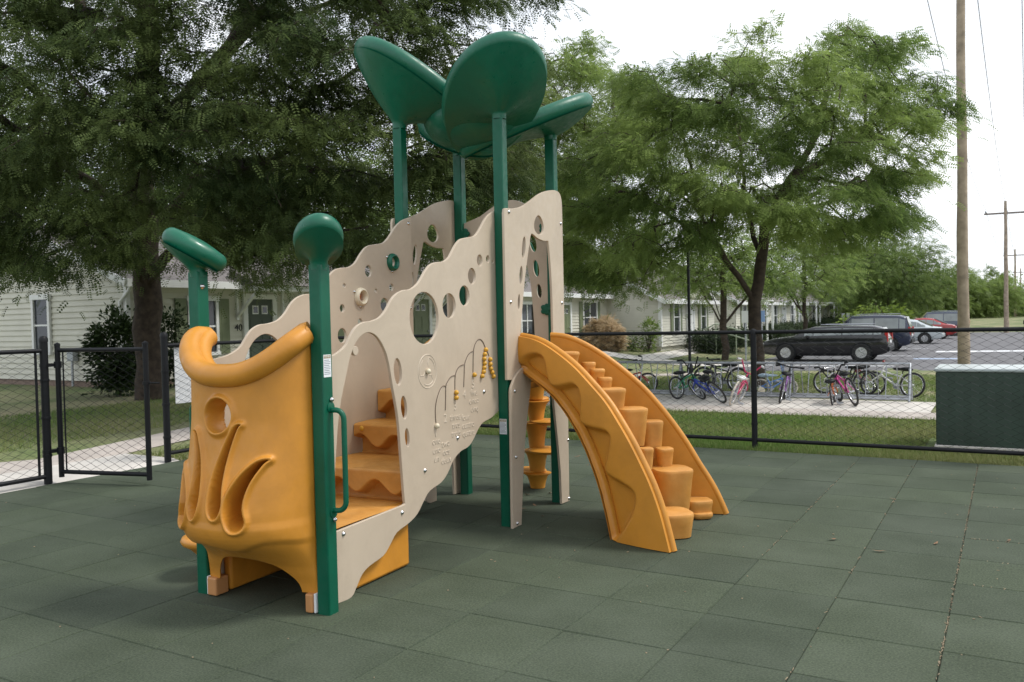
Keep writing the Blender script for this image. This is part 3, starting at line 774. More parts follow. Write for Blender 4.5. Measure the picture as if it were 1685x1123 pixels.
# ---- twisting pod climber behind the tower
g = MB(); SX, SY = -.382, 1.262
lev = [0.0, .14, .335, .57, .75, .93, 1.10]
for k in range(len(lev)-1):
    z0 = lev[k]; z1 = lev[k+1]-.012
    g.lathe([(.062, z0+.004), (.066, z0+.03), (.074, z0+(z1-z0)*.5), (.088, z0+(z1-z0)*.8), (.115, z1-.004), (.118, z1)], (SX, SY, 0), 22)
for k, z in enumerate(lev[1:]):
    a = (2.6, -.35, .1, 1.9, 3.4, 5.0)[k]; ca, sa = math.cos(a), math.sin(a)
    R = (.235, .29, .24, .20, .2, .2)[k]; prof = [(.0, .014), (.6, .013), (.9, .010), (1, 0), (.96, -.014), (.8, -.022), (.45, -.034), (.0, -.034)]
    n0 = len(g.v); g.lathe(prof, (0, 0, 0), 30, cap=False)
    for i in range(n0, len(g.v)):
        x, y, zz = g.v[i]
        x = x*R*.62+R*.40; y = y*R*.52
        g.v[i] = (SX+x*ca-y*sa, SY+x*sa+y*ca, z+zz)
g.build("pod_climber", M['yellow'], PS, smooth=45)
g = MB(); g.tube([(SX+.02, SY, 1.10), (SX+.02, SY, 1.95), (SX+.0, SY-.05, 2.05), (SX-.02, SY-.2, 2.10), (SX-.02, .86, 2.10)], .019, 12)
g.build("climber_pole", M['green'], PS, smooth=60)

# ---- slide on the far side of the tower
g = MB()
SLD = spline_pts([(-.885, .95), (-1.05, .94), (-1.3, .80), (-1.7, .48), (-2.05, .25), (-2.35, .17), (-2.55, .16)], 5, False)
prof = [(-.36, .38), (-.34, .40), (-.315, .37), (-.29, .06), (-.24, .0), (.24, .0), (.29, .06), (.315, .37), (.34, .40), (.36, .38), (.345, -.04), (-.345, -.04)]
for i, (x, z) in enumerate(SLD):
    k = max(.5, 1-.5*i/len(SLD))
    for a, b in prof: g.v.append((x, .418+a, z+(b*k if b > .1 else b)))
n = len(prof)
for i in range(len(SLD)-1):
    for k in range(n): g.f.append((i*n+k, i*n+(k+1) % n, (i+1)*n+(k+1) % n, (i+1)*n+k))
g.bbox((-2.4, .30, .004), (-2.2, .55, .13))
g.build("slide", M['yellow'], PS, smooth=50)

# ---- mushroom step by the left opening
MB().lathe([(.075, .004), (.07, .06), (.085, .12), (.13, .165), (.165, .185), (.175, .205), (.165, .225), (.13, .236), (0, .238)], (-1.05, -1.66, 0), 30).build("mushroom_step", M['yellow'], PS, smooth=60)

# ---- petal roof and post-top petals (voxel-blended solids)
def petal_into(g, c, ang, tilt, a, b, t, n=44, m=20, dish=.0, roll=0.0):
    """flattened egg; long axis points along ang (plan) and rises by tilt"""
    U = Vector((math.cos(ang)*math.cos(tilt), math.sin(ang)*math.cos(tilt), math.sin(tilt)))
    V = Vector((-math.sin(ang), math.cos(ang), 0)); W = U.cross(V)
    R = Matrix((U, V, W)).transposed(); c = Vector(c)
    v = []; f = []
    prof = []
    for i in range(m+1):
        ph = math.pi*i/m
        prof.append((math.copysign(abs(math.sin(ph))**.55, math.sin(ph)) if 0 < i < m else 0.0, math.cos(ph)))
    for q, (rad, h) in enumerate(prof):
        for k in range(n):
            al = 2*math.pi*k/n
            x = a*rad*math.cos(al); y = b*rad*math.sin(al)*(1+.12*math.cos(al))
            z = t*h - (dish*(1-rad*rad) if h > 0 else 0)
            v.append(R @ Vector((x, y, z)) + c)
    for i in range(m):
        for k in range(n):
            f.append((i*n+k, i*n+(k+1) % n, (i+1)*n+(k+1) % n, (i+1)*n+k))
    g.add(v, f)
def trumpet(g, p0, c, ang, tilt, a, b, t, r_0=.050, n=48, pw=1.32, gp=.98, eggf=.12):
    """petal: a collar at p0 that flares into a tilted egg-shaped disc with a rounded rim"""
    p0 = Vector(p0); c = Vector(c)
    U0 = Vector((math.cos(ang), math.sin(ang), 0)); V = Vector((-math.sin(ang), math.cos(ang), 0))
    def frame(k):
        tl = tilt*k
        U = Vector((math.cos(ang)*math.cos(tl), math.sin(ang)*math.cos(tl), math.sin(tl))); return U, U.cross(V)
    rows = []
    Uf, Wf = frame(1); under = c-Wf*t
    K = 22
    def ring(C, U, fa, fb, W=None, h=0, eg=1.0):
        o = []
        for k in range(n):
            al = 2*math.pi*k/n
            o.append(C+U*(fa*math.cos(al))+V*(fb*math.sin(al)*(1+eggf*eg*math.cos(al)))+(W*h if W else Vector()))
        return o
    rows.append(ring(p0-Vector((0, 0, .03)), U0, r_0*.96, r_0*.96, eg=0))
    for i in range(K+1):
        s_ = i/K; f = s_**pw; gg = 1-(1-s_**gp)**1.0
        U, W = frame(min(1, s_**.8))
        C = p0.lerp(under, gg)
        rows.append(ring(C, U, r_0+(a*.965-r_0)*f, r_0+(b*.965-r_0)*f, eg=f))
    for q in range(1, 12):
        ph = -math.pi/2+math.pi*q/12
        rows.append(ring(c, Uf, a-t*.9+t*.9*math.cos(ph)*1.0+0, b-t*.9+t*.9*math.cos(ph), Wf, t*math.sin(ph)))
    for k2 in (.86, .6, .3, .02):
        rows.append(ring(c, Uf, (a-t)*k2, (b-t)*k2, Wf, t*(1.0+.25*(1-k2**2))))
    v = [p for r in rows for p in r]; m = len(rows); f = []
    for i in range(m-1):
        for k in range(n): f.append((i*n+k, i*n+(k+1) % n, (i+1)*n+(k+1) % n, (i+1)*n+k))
    f.append(tuple((m-1)*n+k for k in range(n))); f.append(tuple(range(n))[::-1])
    g.add(v, f)
q = math.pi/4
tcx, tcy = -.4135, .418
roof = empty("petal_roof", (0, 0, 0), 0, PS)
def petal_from(post, ang, tip_r, tip_z, in_r, in_z, b, t):
    tl = math.atan2(tip_z-in_z, tip_r-in_r); a = math.hypot(tip_z-in_z, tip_r-in_r)/2
    rc = (tip_r+in_r)/2; zc = (tip_z+in_z)/2
    x, y = POSTS[post]; g = MB()
    trumpet(g, (x, y, TOP[post]), (tcx+rc*math.cos(ang), tcy+rc*math.sin(ang), zc), ang, tl, a, b, t)
    g.build("petal", M['green_plastic'], roof, smooth=70)
petal_from('f', q+math.pi, .885, 3.445, -.10, 2.78, .36, .06)
petal_from('c', -q, .92, 3.275, -.10, 2.68, .355, .06)
petal_from('d', q, .92, 3.13, -.14, 2.68, .34, .06)
petal_from('e', 3*q, .95, 3.2, -.12, 2.68, .34, .06)
g = MB(); g.sphere((tcx, tcy, 2.925), 1, 44, (.40, .40, .24)); g.build("roof_bowl", M['green_plastic'], roof, smooth=70)
for k, ang in (('a', q+math.pi), ('b', -q)):
    x, y = POSTS[k]; g = MB()
    trumpet(g, (x, y, 1.722), (x+.012*math.cos(ang), y+.012*math.sin(ang), 1.838), ang, math.radians(31), .178, .120, .050, r_0=.043, pw=1.7, gp=.8, eggf=.05)
    g.build("petal_cap", M['green_plastic'], posts[k], smooth=70)

# ------------------------------------------------------------------ chain-link fences and gate
def link_mesh(g, P0, d, L, z0, z1, pitch=.066, r=.0031, knuckle=.028, off=None):
    d = Vector(d); nrm = Vector((-d.y, d.x, 0)); P0 = Vector(P0)
    n = int(L/pitch)+1; h = pitch*.5
    for k in range(n):
        x0 = (k+.5)*pitch
        path = []; z = z0-.012; s = 1 if True else -1; i = 0
        while z < z1+knuckle:
            x = x0+(pitch*.5 if (i+k) % 2 else -pitch*.5)
            x = min(max(x, .004), L-.004)
            path.append(P0+d*x+nrm*(.0028 if i % 2 else -.0028)+Vector((0, 0, z)))
            z += h; i += 1
        g.tube(path, r, 3, cap=False)
def fence_run(root, P0, d, L, H, posts_at, pr=.026, z0=.09, ends=()):
    P0 = Vector(P0); d = Vector(d)
    g = MB(); link_mesh(g, P0, d, L, z0, H-.02); mm = g.build("wire_mesh", M['black'], root)
    g = MB(); g.tube([P0+Vector((0, 0, H)), P0+d*L+Vector((0, 0, H))], .021, 10); g.build("top_rail", M['black'], root, smooth=60)
    g = MB(); g.tube([P0+Vector((0, 0, z0)), P0+d*L+Vector((0, 0, z0))], .021, 10); g.build("bottom_rail", M['black'], root, smooth=60)
    for x, r, hh in posts_at:
        g = MB(); c = P0+d*x
        g.tube([c, c+Vector((0, 0, hh))], r, 14); g.lathe([(r*1.12, 0), (r*1.12, .03), (r*.8, .05), (0, .058)], c+Vector((0, 0, hh-.01)), 14)
        for zz in (.25, .6, .95):
            g.lathe([(r*1.12, 0), (r*1.16, .012), (r*1.12, .024)], c+Vector((0, 0, zz)), 12)
        g.build("post", M['black'], root, smooth=40)
FY = 9.08; FX = -7.70
f1 = empty("chain_link_fence", (FX, FY, 0)); tag(f1, "long black chain-link fence run between the playground and the bike rack", "fence", "black chain-link fence sections")
fence_run(f1, (0, 0, 0), (1, 0, 0), 7.84, 1.235, [(0, .036, 1.31), (2.65, .030, 1.225), (5.36, .030, 1.225), (7.86, .04, 1.29)])
f2 = empty("chain_link_fence", (FX, 5.9, 0)); tag(f2, "short black chain-link fence section carrying a white sign, left of the tower", "fence", "black chain-link fence sections")
fence_run(f2, (0, 0, 0), (0, 1, 0), 3.14, 1.235, [(0, .036, 1.33)])
f3 = empty("chain_link_fence", (FX, 1.6, 0)); tag(f3, "black chain-link fence section at the left edge that the gate hinges on", "fence", "black chain-link fence sections")
fence_run(f3, (0, 0, 0), (0, 1, 0), 3.0, 1.235, [(0, .03, 1.3), (3.0, .036, 1.325)], z0=.07)
g = MB(); g.tube([(.0, 2.92, .05), (.0, 2.92, 1.25)], .012, 8); g.build("tension_bar", M['black'], f3)

gd = Vector((.97, .25, 0)).normalized()
gp = Vector((FX+.05, 4.70, 0))
gt = empty("gate", gp); tag(gt, "black chain-link gate standing ajar on its hinges", "gate")
Lg = .97
g = MB(); link_mesh(g, (0, 0, 0), gd, Lg, .10, 1.20); g.build("wire_mesh", M['black'], gt)
g = MB()
for x in (0, Lg): g.tube([gd*x+Vector((0, 0, .05)), gd*x+Vector((0, 0, 1.285))], .024, 12); g.lathe([(.027, 0), (.027, .02), (0, .035)], gd*x+Vector((0, 0, 1.275)), 12)
for z in (.10, 1.235): g.tube([Vector((0, 0, z)), gd*Lg+Vector((0, 0, z))], .02, 10)
g.tube([gd*.06+Vector((0, 0, .1)), gd*.06+Vector((0, 0, 1.23))], .008, 6)
g.build("gate_frame", M['black'], gt, smooth=40)
for z in (.30, 1.10):
    g = MB()
    g.lathe([(.034, -.03), (.034, .03)], Vector((0, 0, z)), 12); g.box((-.03, -.04, z), (.06, .11, .03)); g.lathe([(.044, -.014), (.044, .014)], Vector((-.052, -.095, z)), 12)
    g.build("hinge", M['black'], gt, smooth=40)
g = MB(); g.tube([gd*Lg+Vector((0, 0, .93)), gd*(Lg+.14)+Vector((0, 0, .93))], .008, 6); g.lathe([(.035, 0), (.035, .03)], gd*Lg+Vector((0, 0, .915)), 12)
g.build("latch", M['black'], gt, smooth=40)
sg = MB(); sg.bbox((FX-.035, 6.045, .60), (FX-.028, 6.30, 1.205)); so = sg.build("notice_board", M['white'], None, bevel=.003)
tag(so, "blank white sign plate hung on the fence left of the tower", "sign")

# ------------------------------------------------------------------ green utility cabinet
ub = empty("utility_cabinet", (.23, 10.14, 0)); tag(ub, "low dark green utility cabinet on a concrete base behind the fence", "utility box")
MB().bbox((-.885, -.37, .03), (.95, .40, .79)).build("cabinet_body", M['utility_green'], ub, bevel=.012)
MB().bbox((-.90, -.385, .79), (.965, .415, .826)).build("cabinet_lid", mat("sky_sheen_lid", (.42, .47, .47), .3, .08, 4), ub, bevel=.014)  # pale lid colour paints the sky's reflection on the green top
MB().bbox((-.90, -.40, -.02), (1.0, .45, .035)).build("cabinet_base", M['concrete'], ub, bevel=.01)
g = MB(); g.tube([(-.02, -.388, .80), (.05, -.386, .70), (.32, -.384, .36), (.50, -.384, .10)], .007, 6); g.build("cable", M['black'], ub)
g = MB(); g.bbox((.02, -.374, .08), (.026, -.371, .78)); g.build("door_seam", M['black'], ub)

# ------------------------------------------------------------------ bike rack and bicycles
rk = empty("bike_rack", (-4.0, 14.45, 0)); tag(rk, "long low galvanised steel bike rack on the concrete strip", "bike rack")
L0, L1 = -2.85, 2.68
g = MB(); g.tube([(L0, 0, .60), (L1, 0, .60)], .024, 10); g.build("top_rail", M['galv'], rk, smooth=60)
g = MB(); g.tube([(L0, -.20, .07), (L1, -.20, .07)], .022, 8); g.tube([(L0, .20, .07), (L1, .20, .07)], .022, 8); g.build("bottom_rail", M['galv'], rk, smooth=60)
for x in (L0, -1.0, .9, L1):
    g = MB(); g.tube([(x, -.22, .03), (x, -.20, .07), (x, 0, .60), (x, .20, .07), (x, .22, .03)], .02, 8); g.build("leg", M['galv'], rk, smooth=60)
k = 0; x = L0+.12
while x < L1-.05:
    MB().tube([(x, 0, .60), (x, (-.2 if k % 2 else .2), .07)], .008, 6).build("bar", M['galv'], rk, smooth=60); x += .145; k += 1

tyre_w = mat("cream_tyre", (.55, .50, .42), .7, .1, 10)
def bicycle(label, P, heading, lean, R, fcol, tyre=None, second=None, saddle=None, bars='flat', fork=None, steer=0.0, bmx=False, accent=None, extras=None, kick=0):
    """P = ground contact of the rear wheel, heading = direction of travel"""
    root = empty("bicycle", P); root.rotation_euler = (lean, 0, heading)
    tag(root, label, "bicycle", "bicycles parked at the rack")
    wb = R*3.15
    tm = tyre or M['rubber_tyre']; sc = second or M['black']
    def wheel(name, x, st=0.0, par=root):
        w = empty(name, (x, 0, R), st, par)
        tr = R*.075
        MB().tube([((R-tr)*math.cos(a), 0, (R-tr)*math.sin(a)) for a in np.linspace(0, 2*math.pi, 37)[:-1]], tr, 8, closed=True).build("tyre", tm, w, smooth=60)
        g = MB(); g.tube([((R-tr*2.3)*math.cos(a), 0, (R-tr*2.3)*math.sin(a)) for a in np.linspace(0, 2*math.pi, 33)[:-1]], tr*.55, 6, closed=True)
        g.tube([(0, -.04, 0), (0, .04, 0)], .014, 8)
        g.build("rim", M['chrome'], w, smooth=60)
        g = MB()
        for q in range(16):
            a = q*2*math.pi/16; s = .025 if q % 2 else -.025
            g.tube([(.012*math.cos(a+1), s, .012*math.sin(a+1)), ((R-tr*2.3)*math.cos(a), 0, (R-tr*2.3)*math.sin(a))], .0016, 3, cap=False)
        g.build("spokes", M['chrome'], w)
        return w
    wheel("wheel", 0); wheel("wheel", wb, steer)
    bb = (wb*.40, 0, R*.88); hs = R*2.0; seat = (wb*.27, 0, hs*(.92 if not bmx else .8)); hd = (wb*.78, 0, R*2.02); hl = (wb*.81, 0, R*1.72)
    tr = max(.014, R*.06)
    g = MB()
    g.tube([bb, hl], tr*1.1, 8); g.tube([bb, seat], tr, 8); g.tube([(seat[0]+.01, 0, seat[2]-.05), hd], tr, 8); g.tube([hd, hl], tr*1.2, 8)
    for s in (-1, 1):
        g.tube([(0, s*.05, R), bb], tr*.6, 6); g.tube([(0, s*.05, R), (seat[0]-.01, s*.015, seat[2]-.06)], tr*.55, 6)
    g.build("frame", fcol, root, smooth=60)
    g = MB(); fx = wb
    for s in (-1, 1): g.tube([(hl[0], s*.035, hl[2]-.01), (fx-.01, s*.05, R*1.25), (fx, s*.05, R)], [tr*.9, tr*.8, tr*.5], 8)
    g.tube([(hl[0], -.04, hl[2]), (hl[0], .04, hl[2])], tr, 6)
    g.build("fork", fork or fcol, root, smooth=60)
    top = (hd[0]-.03, 0, hd[2]+(.10 if bars == 'flat' else .05))
    g = MB(); g.tube([hd, top, (top[0]+.05, 0, top[2]+.02)], tr*.7, 8)
    w = .27 if R > .27 else .22; bx = top[0]+.05; bzz = top[2]+.02
    cs, sn = math.cos(steer), math.sin(steer)
    if bars == 'flat': bp = [(-.06, -w, .03), (0, -w*.4, .01), (0, 0, 0), (0, w*.4, .01), (-.06, w, .03)]
    elif bars == 'high': bp = [(-.10, -w, .20), (-.02, -w*.75, .20), (0, -w*.25, .02), (0, w*.25, .02), (-.02, w*.75, .20), (-.10, w, .20)]
    g.tube([(bx+a*cs-b*sn, a*sn+b*cs, bzz+c) for a, b, c in bp], .012, 8)
    hbm = g.build("handlebar", accent or M['chrome'], root, smooth=60)
    for e, e2 in ((0, 1), (-1, -2)):
        g = MB(); a = Vector(bp[e]); b = a.lerp(Vector(bp[e2]), .42 if bars == 'flat' else .9)
        g.tube([(bx+q.x*cs-q.y*sn, q.x*sn+q.y*cs, bzz+q.z) for q in (a, b)], .017, 8)
        g.build("grip", sc, hbm, smooth=60)
    g = MB()
    sz = seat[2]+.06
    g.tube([seat, (seat[0]-.01, 0, sz)], tr*.6, 8)
    g.sphere((seat[0]-.06, 0, sz+.02), 1, 14, (.11, .085, .035)); g.sphere((seat[0]+.06, 0, sz+.02), 1, 12, (.11, .03, .025))
    g.build("saddle", saddle or M['black'], root, smooth=60)
    g = MB(); R3_ = Matrix.Rotation(math.pi/2, 3, 'X')
    g.lathe([(.075*R/.3, -.006), (.075*R/.3, .006)], bb, 20, R3_)
    g.tube([(bb[0]-.07, -.06, bb[2]-.12), (bb[0], -.06, bb[2]), (bb[0], .06, bb[2]), (bb[0]+.07, .06, bb[2]+.12)], .009, 6)
    g.box((bb[0]-.07, -.11, bb[2]-.12), (.08, .08, .02)); g.box((bb[0]+.07, .11, bb[2]+.12), (.08, .08, .02))
    g.build("crank", M['galv'], root, smooth=40)
    if extras: extras(root, R, wb)
    return root
def bm_(n, c, r=.35): return mat(n, c, r, .08, 10, coat=.3)
red = bm_("red_frame", (.42, .02, .025)); grn = bm_("emerald_frame", (.0, .20, .09)); blu = bm_("blue_frame", (.02, .05, .34)); pnk = bm_("pink_frame", (.55, .03, .12))
sky_ = bm_("sky_blue_frame", (.12, .24, .55)); pur = bm_("purple_frame", (.26, .10, .36)); wht = bm_("white_frame", (.72, .72, .70)); org = bm_("orange_frame", (.55, .14, .03)); blk = bm_("black_frame", (.02, .02, .022)); mag = bm_("magenta_frame", (.48, .05, .25))
gw = lambda px, py: Vector((on_z(px, py)[0], on_z(px, py)[1], .006))
D = math.radians
bicycle("red kids bicycle at the left end of the rack, partly hidden by the climber", gw(1016, 646), D(8), D(8), .19, red, bars='high')
bicycle("emerald green bicycle with a black saddle leaning at the rack", gw(1116, 658), D(72), D(-9), .20, grn, bars='high', accent=M['black'])
bicycle("blue bicycle tipped right over against the pink one", gw(1191, 664), D(136), D(-34), .215, blu, accent=M['black'])
bicycle("pink bicycle with cream tyres and white grips", gw(1202, 668), D(93), D(20), .205, pnk, tyre=tyre_w, second=M['white'], bars='high', accent=pnk, saddle=wht)
bicycle("black bicycle standing behind the pink one, big wheel in the rack", gw(1214, 647), D(166), D(6), .23, blk, accent=M['black'])
def training(root, R, wb):
    for s in (-1, 1):
        g = MB(); g.tube([(0, s*.05, R), (0, s*.16, .075)], .007, 6)
        g.lathe([(.05, -.02), (.06, -.014), (.06, .014), (.05, .02)], (0, s*.17, .062), 18, Matrix.Rotation(math.pi/2, 3, 'X'))
        g.build("training_wheel", M['cream'], root, smooth=50)
bicycle("grey bicycle with white fork squeezed between the green and the blue one", gw(1158, 655), D(84), D(4), .195, blk, fork=wht, accent=M['black'])
bicycle("small sky blue kids bicycle with white training wheels", gw(1252, 652), D(18), D(-14), .15, sky_, tyre=tyre_w, saddle=bm_("pale_saddle", (.45, .60, .72)), bars='high', accent=sky_, extras=training)
bicycle("purple bicycle seen nearly end-on beside the small blue one", gw(1283, 665), D(97), D(12), .215, pur, accent=M['black'])
bicycle("bicycle with a thick silver suspension fork and one big wheel turned sideways", gw(1424, 652), D(171), D(6), .215, blk, fork=wht, accent=M['black'])
bicycle("small orange and black bicycle with knobbly tyres", gw(1370, 668), D(95), D(-6), .155, org, bars='high', accent=M['black'])
bicycle("magenta bicycle leaning left with its wheel towards the fence", gw(1408, 669), D(117), D(-14), .225, mag, accent=M['chrome'])
bicycle("dark red bicycle standing upright between the magenta and the white one", gw(1432, 650), D(118), D(-5), .215, bm_("maroon_frame", (.2, .02, .04)), accent=M['black'])
bicycle("white and red bicycle with twin white fork legs at the right end of the rack", gw(1500, 656), D(160), D(10), .21, wht, fork=wht, accent=wht, second=red, saddle=M['black'], steer=.35)

# ------------------------------------------------------------------ poles, lamp and signs beyond
def wood_pole(x, y, h, r, label, arm=None, group="timber utility poles"):
    z = ter(x, y)-.1
    o = empty("utility_pole", (x, y, z)); tag(o, label, "utility pole", group)
    n = 14; g = MB(); g.tube([(0.03*math.sin(i*1.3)*.3, 0, h*i/n) for i in range(n+1)], [r*(1-.45*i/n)*(1+.03*math.sin(i*2.1)) for i in range(n+1)], 14); g.build("pole", M['pole'], o, smooth=60)
    if arm:
        zz, w = arm; R = Matrix.Rotation(.15, 3, 'Z')
        MB().box((0, 0, zz), (w, .12, .14), R=R).build("crossarm", mat("arm_wood", (.20, .17, .15), .9, .2, 5), o)
        for s in (-.92, .06, .92): MB().lathe([(.04, 0), (.07, .06), (.07, .12), (.03, .2)], (s*w/2*math.cos(.15), s*w/2*math.sin(.15), zz+.07), 10).build("insulator", M['galv'], o, smooth=60)
    return o
P1 = on_ter(1586, 626)
wood_pole(P1[0], P1[1], 13, .145, "thick pale timber utility pole rising behind the green cabinet", (12.2, 2.8))
p2 = pt(1656, 536, 70); wood_pole(p2[0], p2[1], 10.9, .2, "thin timber utility pole with a crossarm, second along the line", (9.9, 3.1))
p3 = pt(1671, 530, 128); wood_pole(p3[0], p3[1], 10.2, .2, "distant utility pole third along the line", (9.3, 3.1))
p4 = pt(1680, 528, 190); wood_pole(p4[0], p4[1], 10.2, .2, "farthest utility pole at the right edge of the view", (9.3, 3.1))
g0 = [Vector((P1[0], P1[1], ter(P1[0], P1[1])+12.2)), Vector((p2[0], p2[1], ter(p2[0], p2[1])+10)), Vector((p3[0], p3[1], ter(p3[0], p3[1])+9.4)), Vector((p4[0], p4[1], ter(p4[0], p4[1])+9.4))]
for s, lab in ((-.92, "left overhead power line running from pole to pole"), (.06, "middle overhead power line running from pole to pole"), (.92, "right overhead power line running from pole to pole")):
    g = MB()
    for a, b, wa, wb2 in ((g0[0], g0[1], 2.8, 3.1), (g0[1], g0[2], 3.1, 3.1), (g0[2], g0[3], 3.1, 3.1)):
        A_ = a+Vector((s*wa/2*math.cos(.15), s*wa/2*math.sin(.15), .15)); B_ = b+Vector((s*wb2/2*math.cos(.15), s*wb2/2*math.sin(.15), .15))
        g.tube([A_.lerp(B_, t)-Vector((0, 0, 1.1*4*t*(1-t))) for t in np.linspace(0, 1, 16)], .013, 4)
    tag(g.build("power_line", mat("line_wire", (.25, .26, .28), .6, .1, 4)), lab, "power line", "overhead power lines")
def bollard_pole(name, label, cat, px, py, depth, h, r, m):
    p = pt(px, py, depth); z = ter(p[0], p[1])
    return tag(empty(name, (p[0], p[1], z)), label, cat)
lp_ = bollard_pole("lamp_post", "slim black lamp post standing on the lawn left of the trunk", "lamp post", 1135, 585, 29, 4, .05, None)
g = MB(); g.tube([(0, 0, 0), (0, 0, 4.5)], .05, 12); g.lathe([(.12, 0), (.10, .25), (.055, .35)], (0, 0, 0), 12); g.build("post", M['black'], lp_, smooth=50)
MB().lathe([(.06, 4.5), (.14, 4.62), (.2, 4.95), (.22, 5.0), (.05, 5.15), (0, 5.2)], (0, 0, 0), 14).build("lantern", M['black'], lp_, smooth=50)
for (px, py, dep, lab, cc) in ((1227, 566, 33, "parking sign on a thin grey post left of the forked trunk", M['trim']), (1254, 562, 35, "blue and white parking sign on a post behind the trunk", bm_("sign_blue", (.20, .32, .55)))):
    o = bollard_pole("parking_sign", lab, "sign", px, py, dep, 2, .03, None)
    MB().tube([(0, 0, 0), (0, 0, 2.1)], .03, 8).build("post", M['galv'], o)
    MB().box((0, -.035, 1.9), (.30, .012, .46), rz=-.3).build("sign_plate", cc, o)
for (px, lab) in ((1388, "left one of two thin posts beyond the car park"), (1396, "right one of two thin posts beyond the car park")):
    o = bollard_pole("marker_post", lab, "post", px, 533, 62, 1, .05, None)
    MB().tube([(0, 0, 0), (0, 0, 1.9)], .05, 8).build("post", M['galv'], o); MB().box((0, -.06, 1.75), (.22, .015, .3)).build("sign_plate", M['galv'], o)

# ------------------------------------------------------------------ houses
def siding(g, a, b, z0, z1, nrm, top=None, ch=.145):
    """clapboard wall from a to b (plan points); top(t) gives the wall's height along it"""
    a = Vector((a[0], a[1])); b = Vector((b[0], b[1])); n = Vector((nrm[0], nrm[1]))
    z = z0
    while z < (z1 if top is None else 9):
        zt = z+ch
        if top is None: t0, t1 = 0, 1; zt = min(zt, z1)
        else:
            ts = [i/200 for i in range(201) if top(i/200) > z+ch*.5]
            if not ts: break
            t0, t1 = ts[0], ts[-1]
        p = a.lerp(b, t0); q = a.lerp(b, t1); o = n*.034
        v = [(p.x+o.x, p.y+o.y, z), (q.x+o.x, q.y+o.y, z), (q.x, q.y, zt), (p.x, p.y, zt), (p.x, p.y, z), (q.x, q.y, z)]
        g.add(v, [(0, 1, 2, 3), (4, 5, 1, 0)])
        z = zt
def window(house, pos, ax, nrm, w, h, shutters=0, mull=1, name="window"):
    """pos = bottom centre on the wall plane"""
    ax = Vector((*ax, 0)); n = Vector((*nrm, 0)); up = Vector((0, 0, 1)); pos = Vector(pos)
    R = Matrix((ax, n, up)).transposed()
    def bx(g, x, z, sx, sz, d, th): g.box(pos+ax*x+up*z+n*d, (sx, th, sz), R=R)
    g = MB(); tw = .09
    bx(g, 0, h+tw/2+.01, w+2*tw+.06, tw+.04, .045, .075); bx(g, 0, -tw/2, w+2*tw+.04, tw, .05, .085)
    for s in (-1, 1): bx(g, s*(w/2+tw/2), h/2, tw, h, .04, .065)
    f = g.build("window", M['trim'], house)
    if mull:
        g = MB(); bx(g, 0, h/2, w, .045, .030, .03)
        if mull > 1: bx(g, 0, h/2, .06, h, .031, .04)
        g.build("sash", M['trim'], f)
    g = MB(); bx(g, 0, h/2, w, h, .012, .02); g.build("pane", M['glass'], f)
    if shutters:
        for s in (-1, 1):
            g = MB(); x = s*(w/2+tw+.20)
            bx(g, x, h/2, .34, h+.1, .035, .04); bx(g, x, h*.74, .22, h*.40, .058, .012); bx(g, x, h*.26, .22, h*.40, .058, .012)
            g.build("shutter", M['shutter'], house, bevel=.004)
def door(house, pos, ax, nrm, w=.92, h=2.05, m=None):
    ax = Vector((*ax, 0)); n = Vector((*nrm, 0)); up = Vector((0, 0, 1)); pos = Vector(pos); R = Matrix((ax, n, up)).transposed()
    def bx(g, x, z, sx, sz, d, th): g.box(pos+ax*x+up*z+n*d, (sx, th, sz), R=R)
    g = MB(); bx(g, 0, h/2, w, h, .02, .04)
    for x in (-.22, .22):
        for z, hh in ((.48, .6), (1.2, .55)): bx(g, x, z, .30, hh, .045, .014)
    d = g.build("door", m or M['door_green'], house)
    for x in (-.17, .17):
        g = MB(); bx(g, x, h-.30, .22, .24, .042, .02); pf = g.build("door_light_frame", M['trim'], d)
        g = MB(); bx(g, x, h-.30, .15, .17, .05, .02); g.build("door_light", M['glass'], d)
    g = MB(); bx(g, 0, h+.07, w+.32, .14, .04, .085)
    for s in (-1, 1): bx(g, s*(w/2+.08), h/2, .15, h, .04, .08)
    g.build("door_trim", M['trim'], house)
    g = MB(); g.sphere(pos+ax*(w*.4)+up*.95+n*.07, .035, 10); g.build("handle", M['galv'], d, smooth=60)
def hood(house, pos, ax, nrm, w=1.9, d=1.0):
    ax = Vector((*ax, 0)); n = Vector((*nrm, 0)); up = Vector((0, 0, 1)); pos = Vector(pos); R = Matrix((ax, n, up)).transposed()
    g = MB(); g.box(pos+n*(d/2), (w, d, .14), R=R); g.build("porch_hood", M['trim'], house)
    g = MB()
    v = [pos+ax*(s*(w/2+.1))+n*y+up*z for s in (-1, 1) for y, z in ((0, .55), (0, .08), (d+.1, .08))]
    g.add(v, [(0, 1, 2), (3, 5, 4), (0, 2, 5, 3), (1, 4, 5, 2), (0, 3, 4, 1)]); g.build("hood_roof", M['shingle'], house)
    for s in (-1, 1):
        g = MB(); p = pos+ax*(s*(w/2-.1))
        g.bar(p+n*.06-up*.75, p+n*(d-.15)-up*.08, .07, .07); g.bar(p+n*.05-up*.85, p+n*.05-up*.05, .07, .07)
        g.build("bracket", M['trim'], house)
def roof_slope(house, P, th=.09):
    P = [Vector(p) for p in P]; g = MB()
    v = P+[p-Vector((0, 0, th)) for p in P]
    g.add(v, [(0, 1, 2, 3), (7, 6, 5, 4), (0, 4, 5, 1), (1, 5, 6, 2), (2, 6, 7, 3), (3, 7, 4, 0)])
    return g.build("roof", M['shingle'], house)
AXY, NX = (0, 1), (1, 0); AXX, NYM = (1, 0), (0, -1)
XF = -18.3
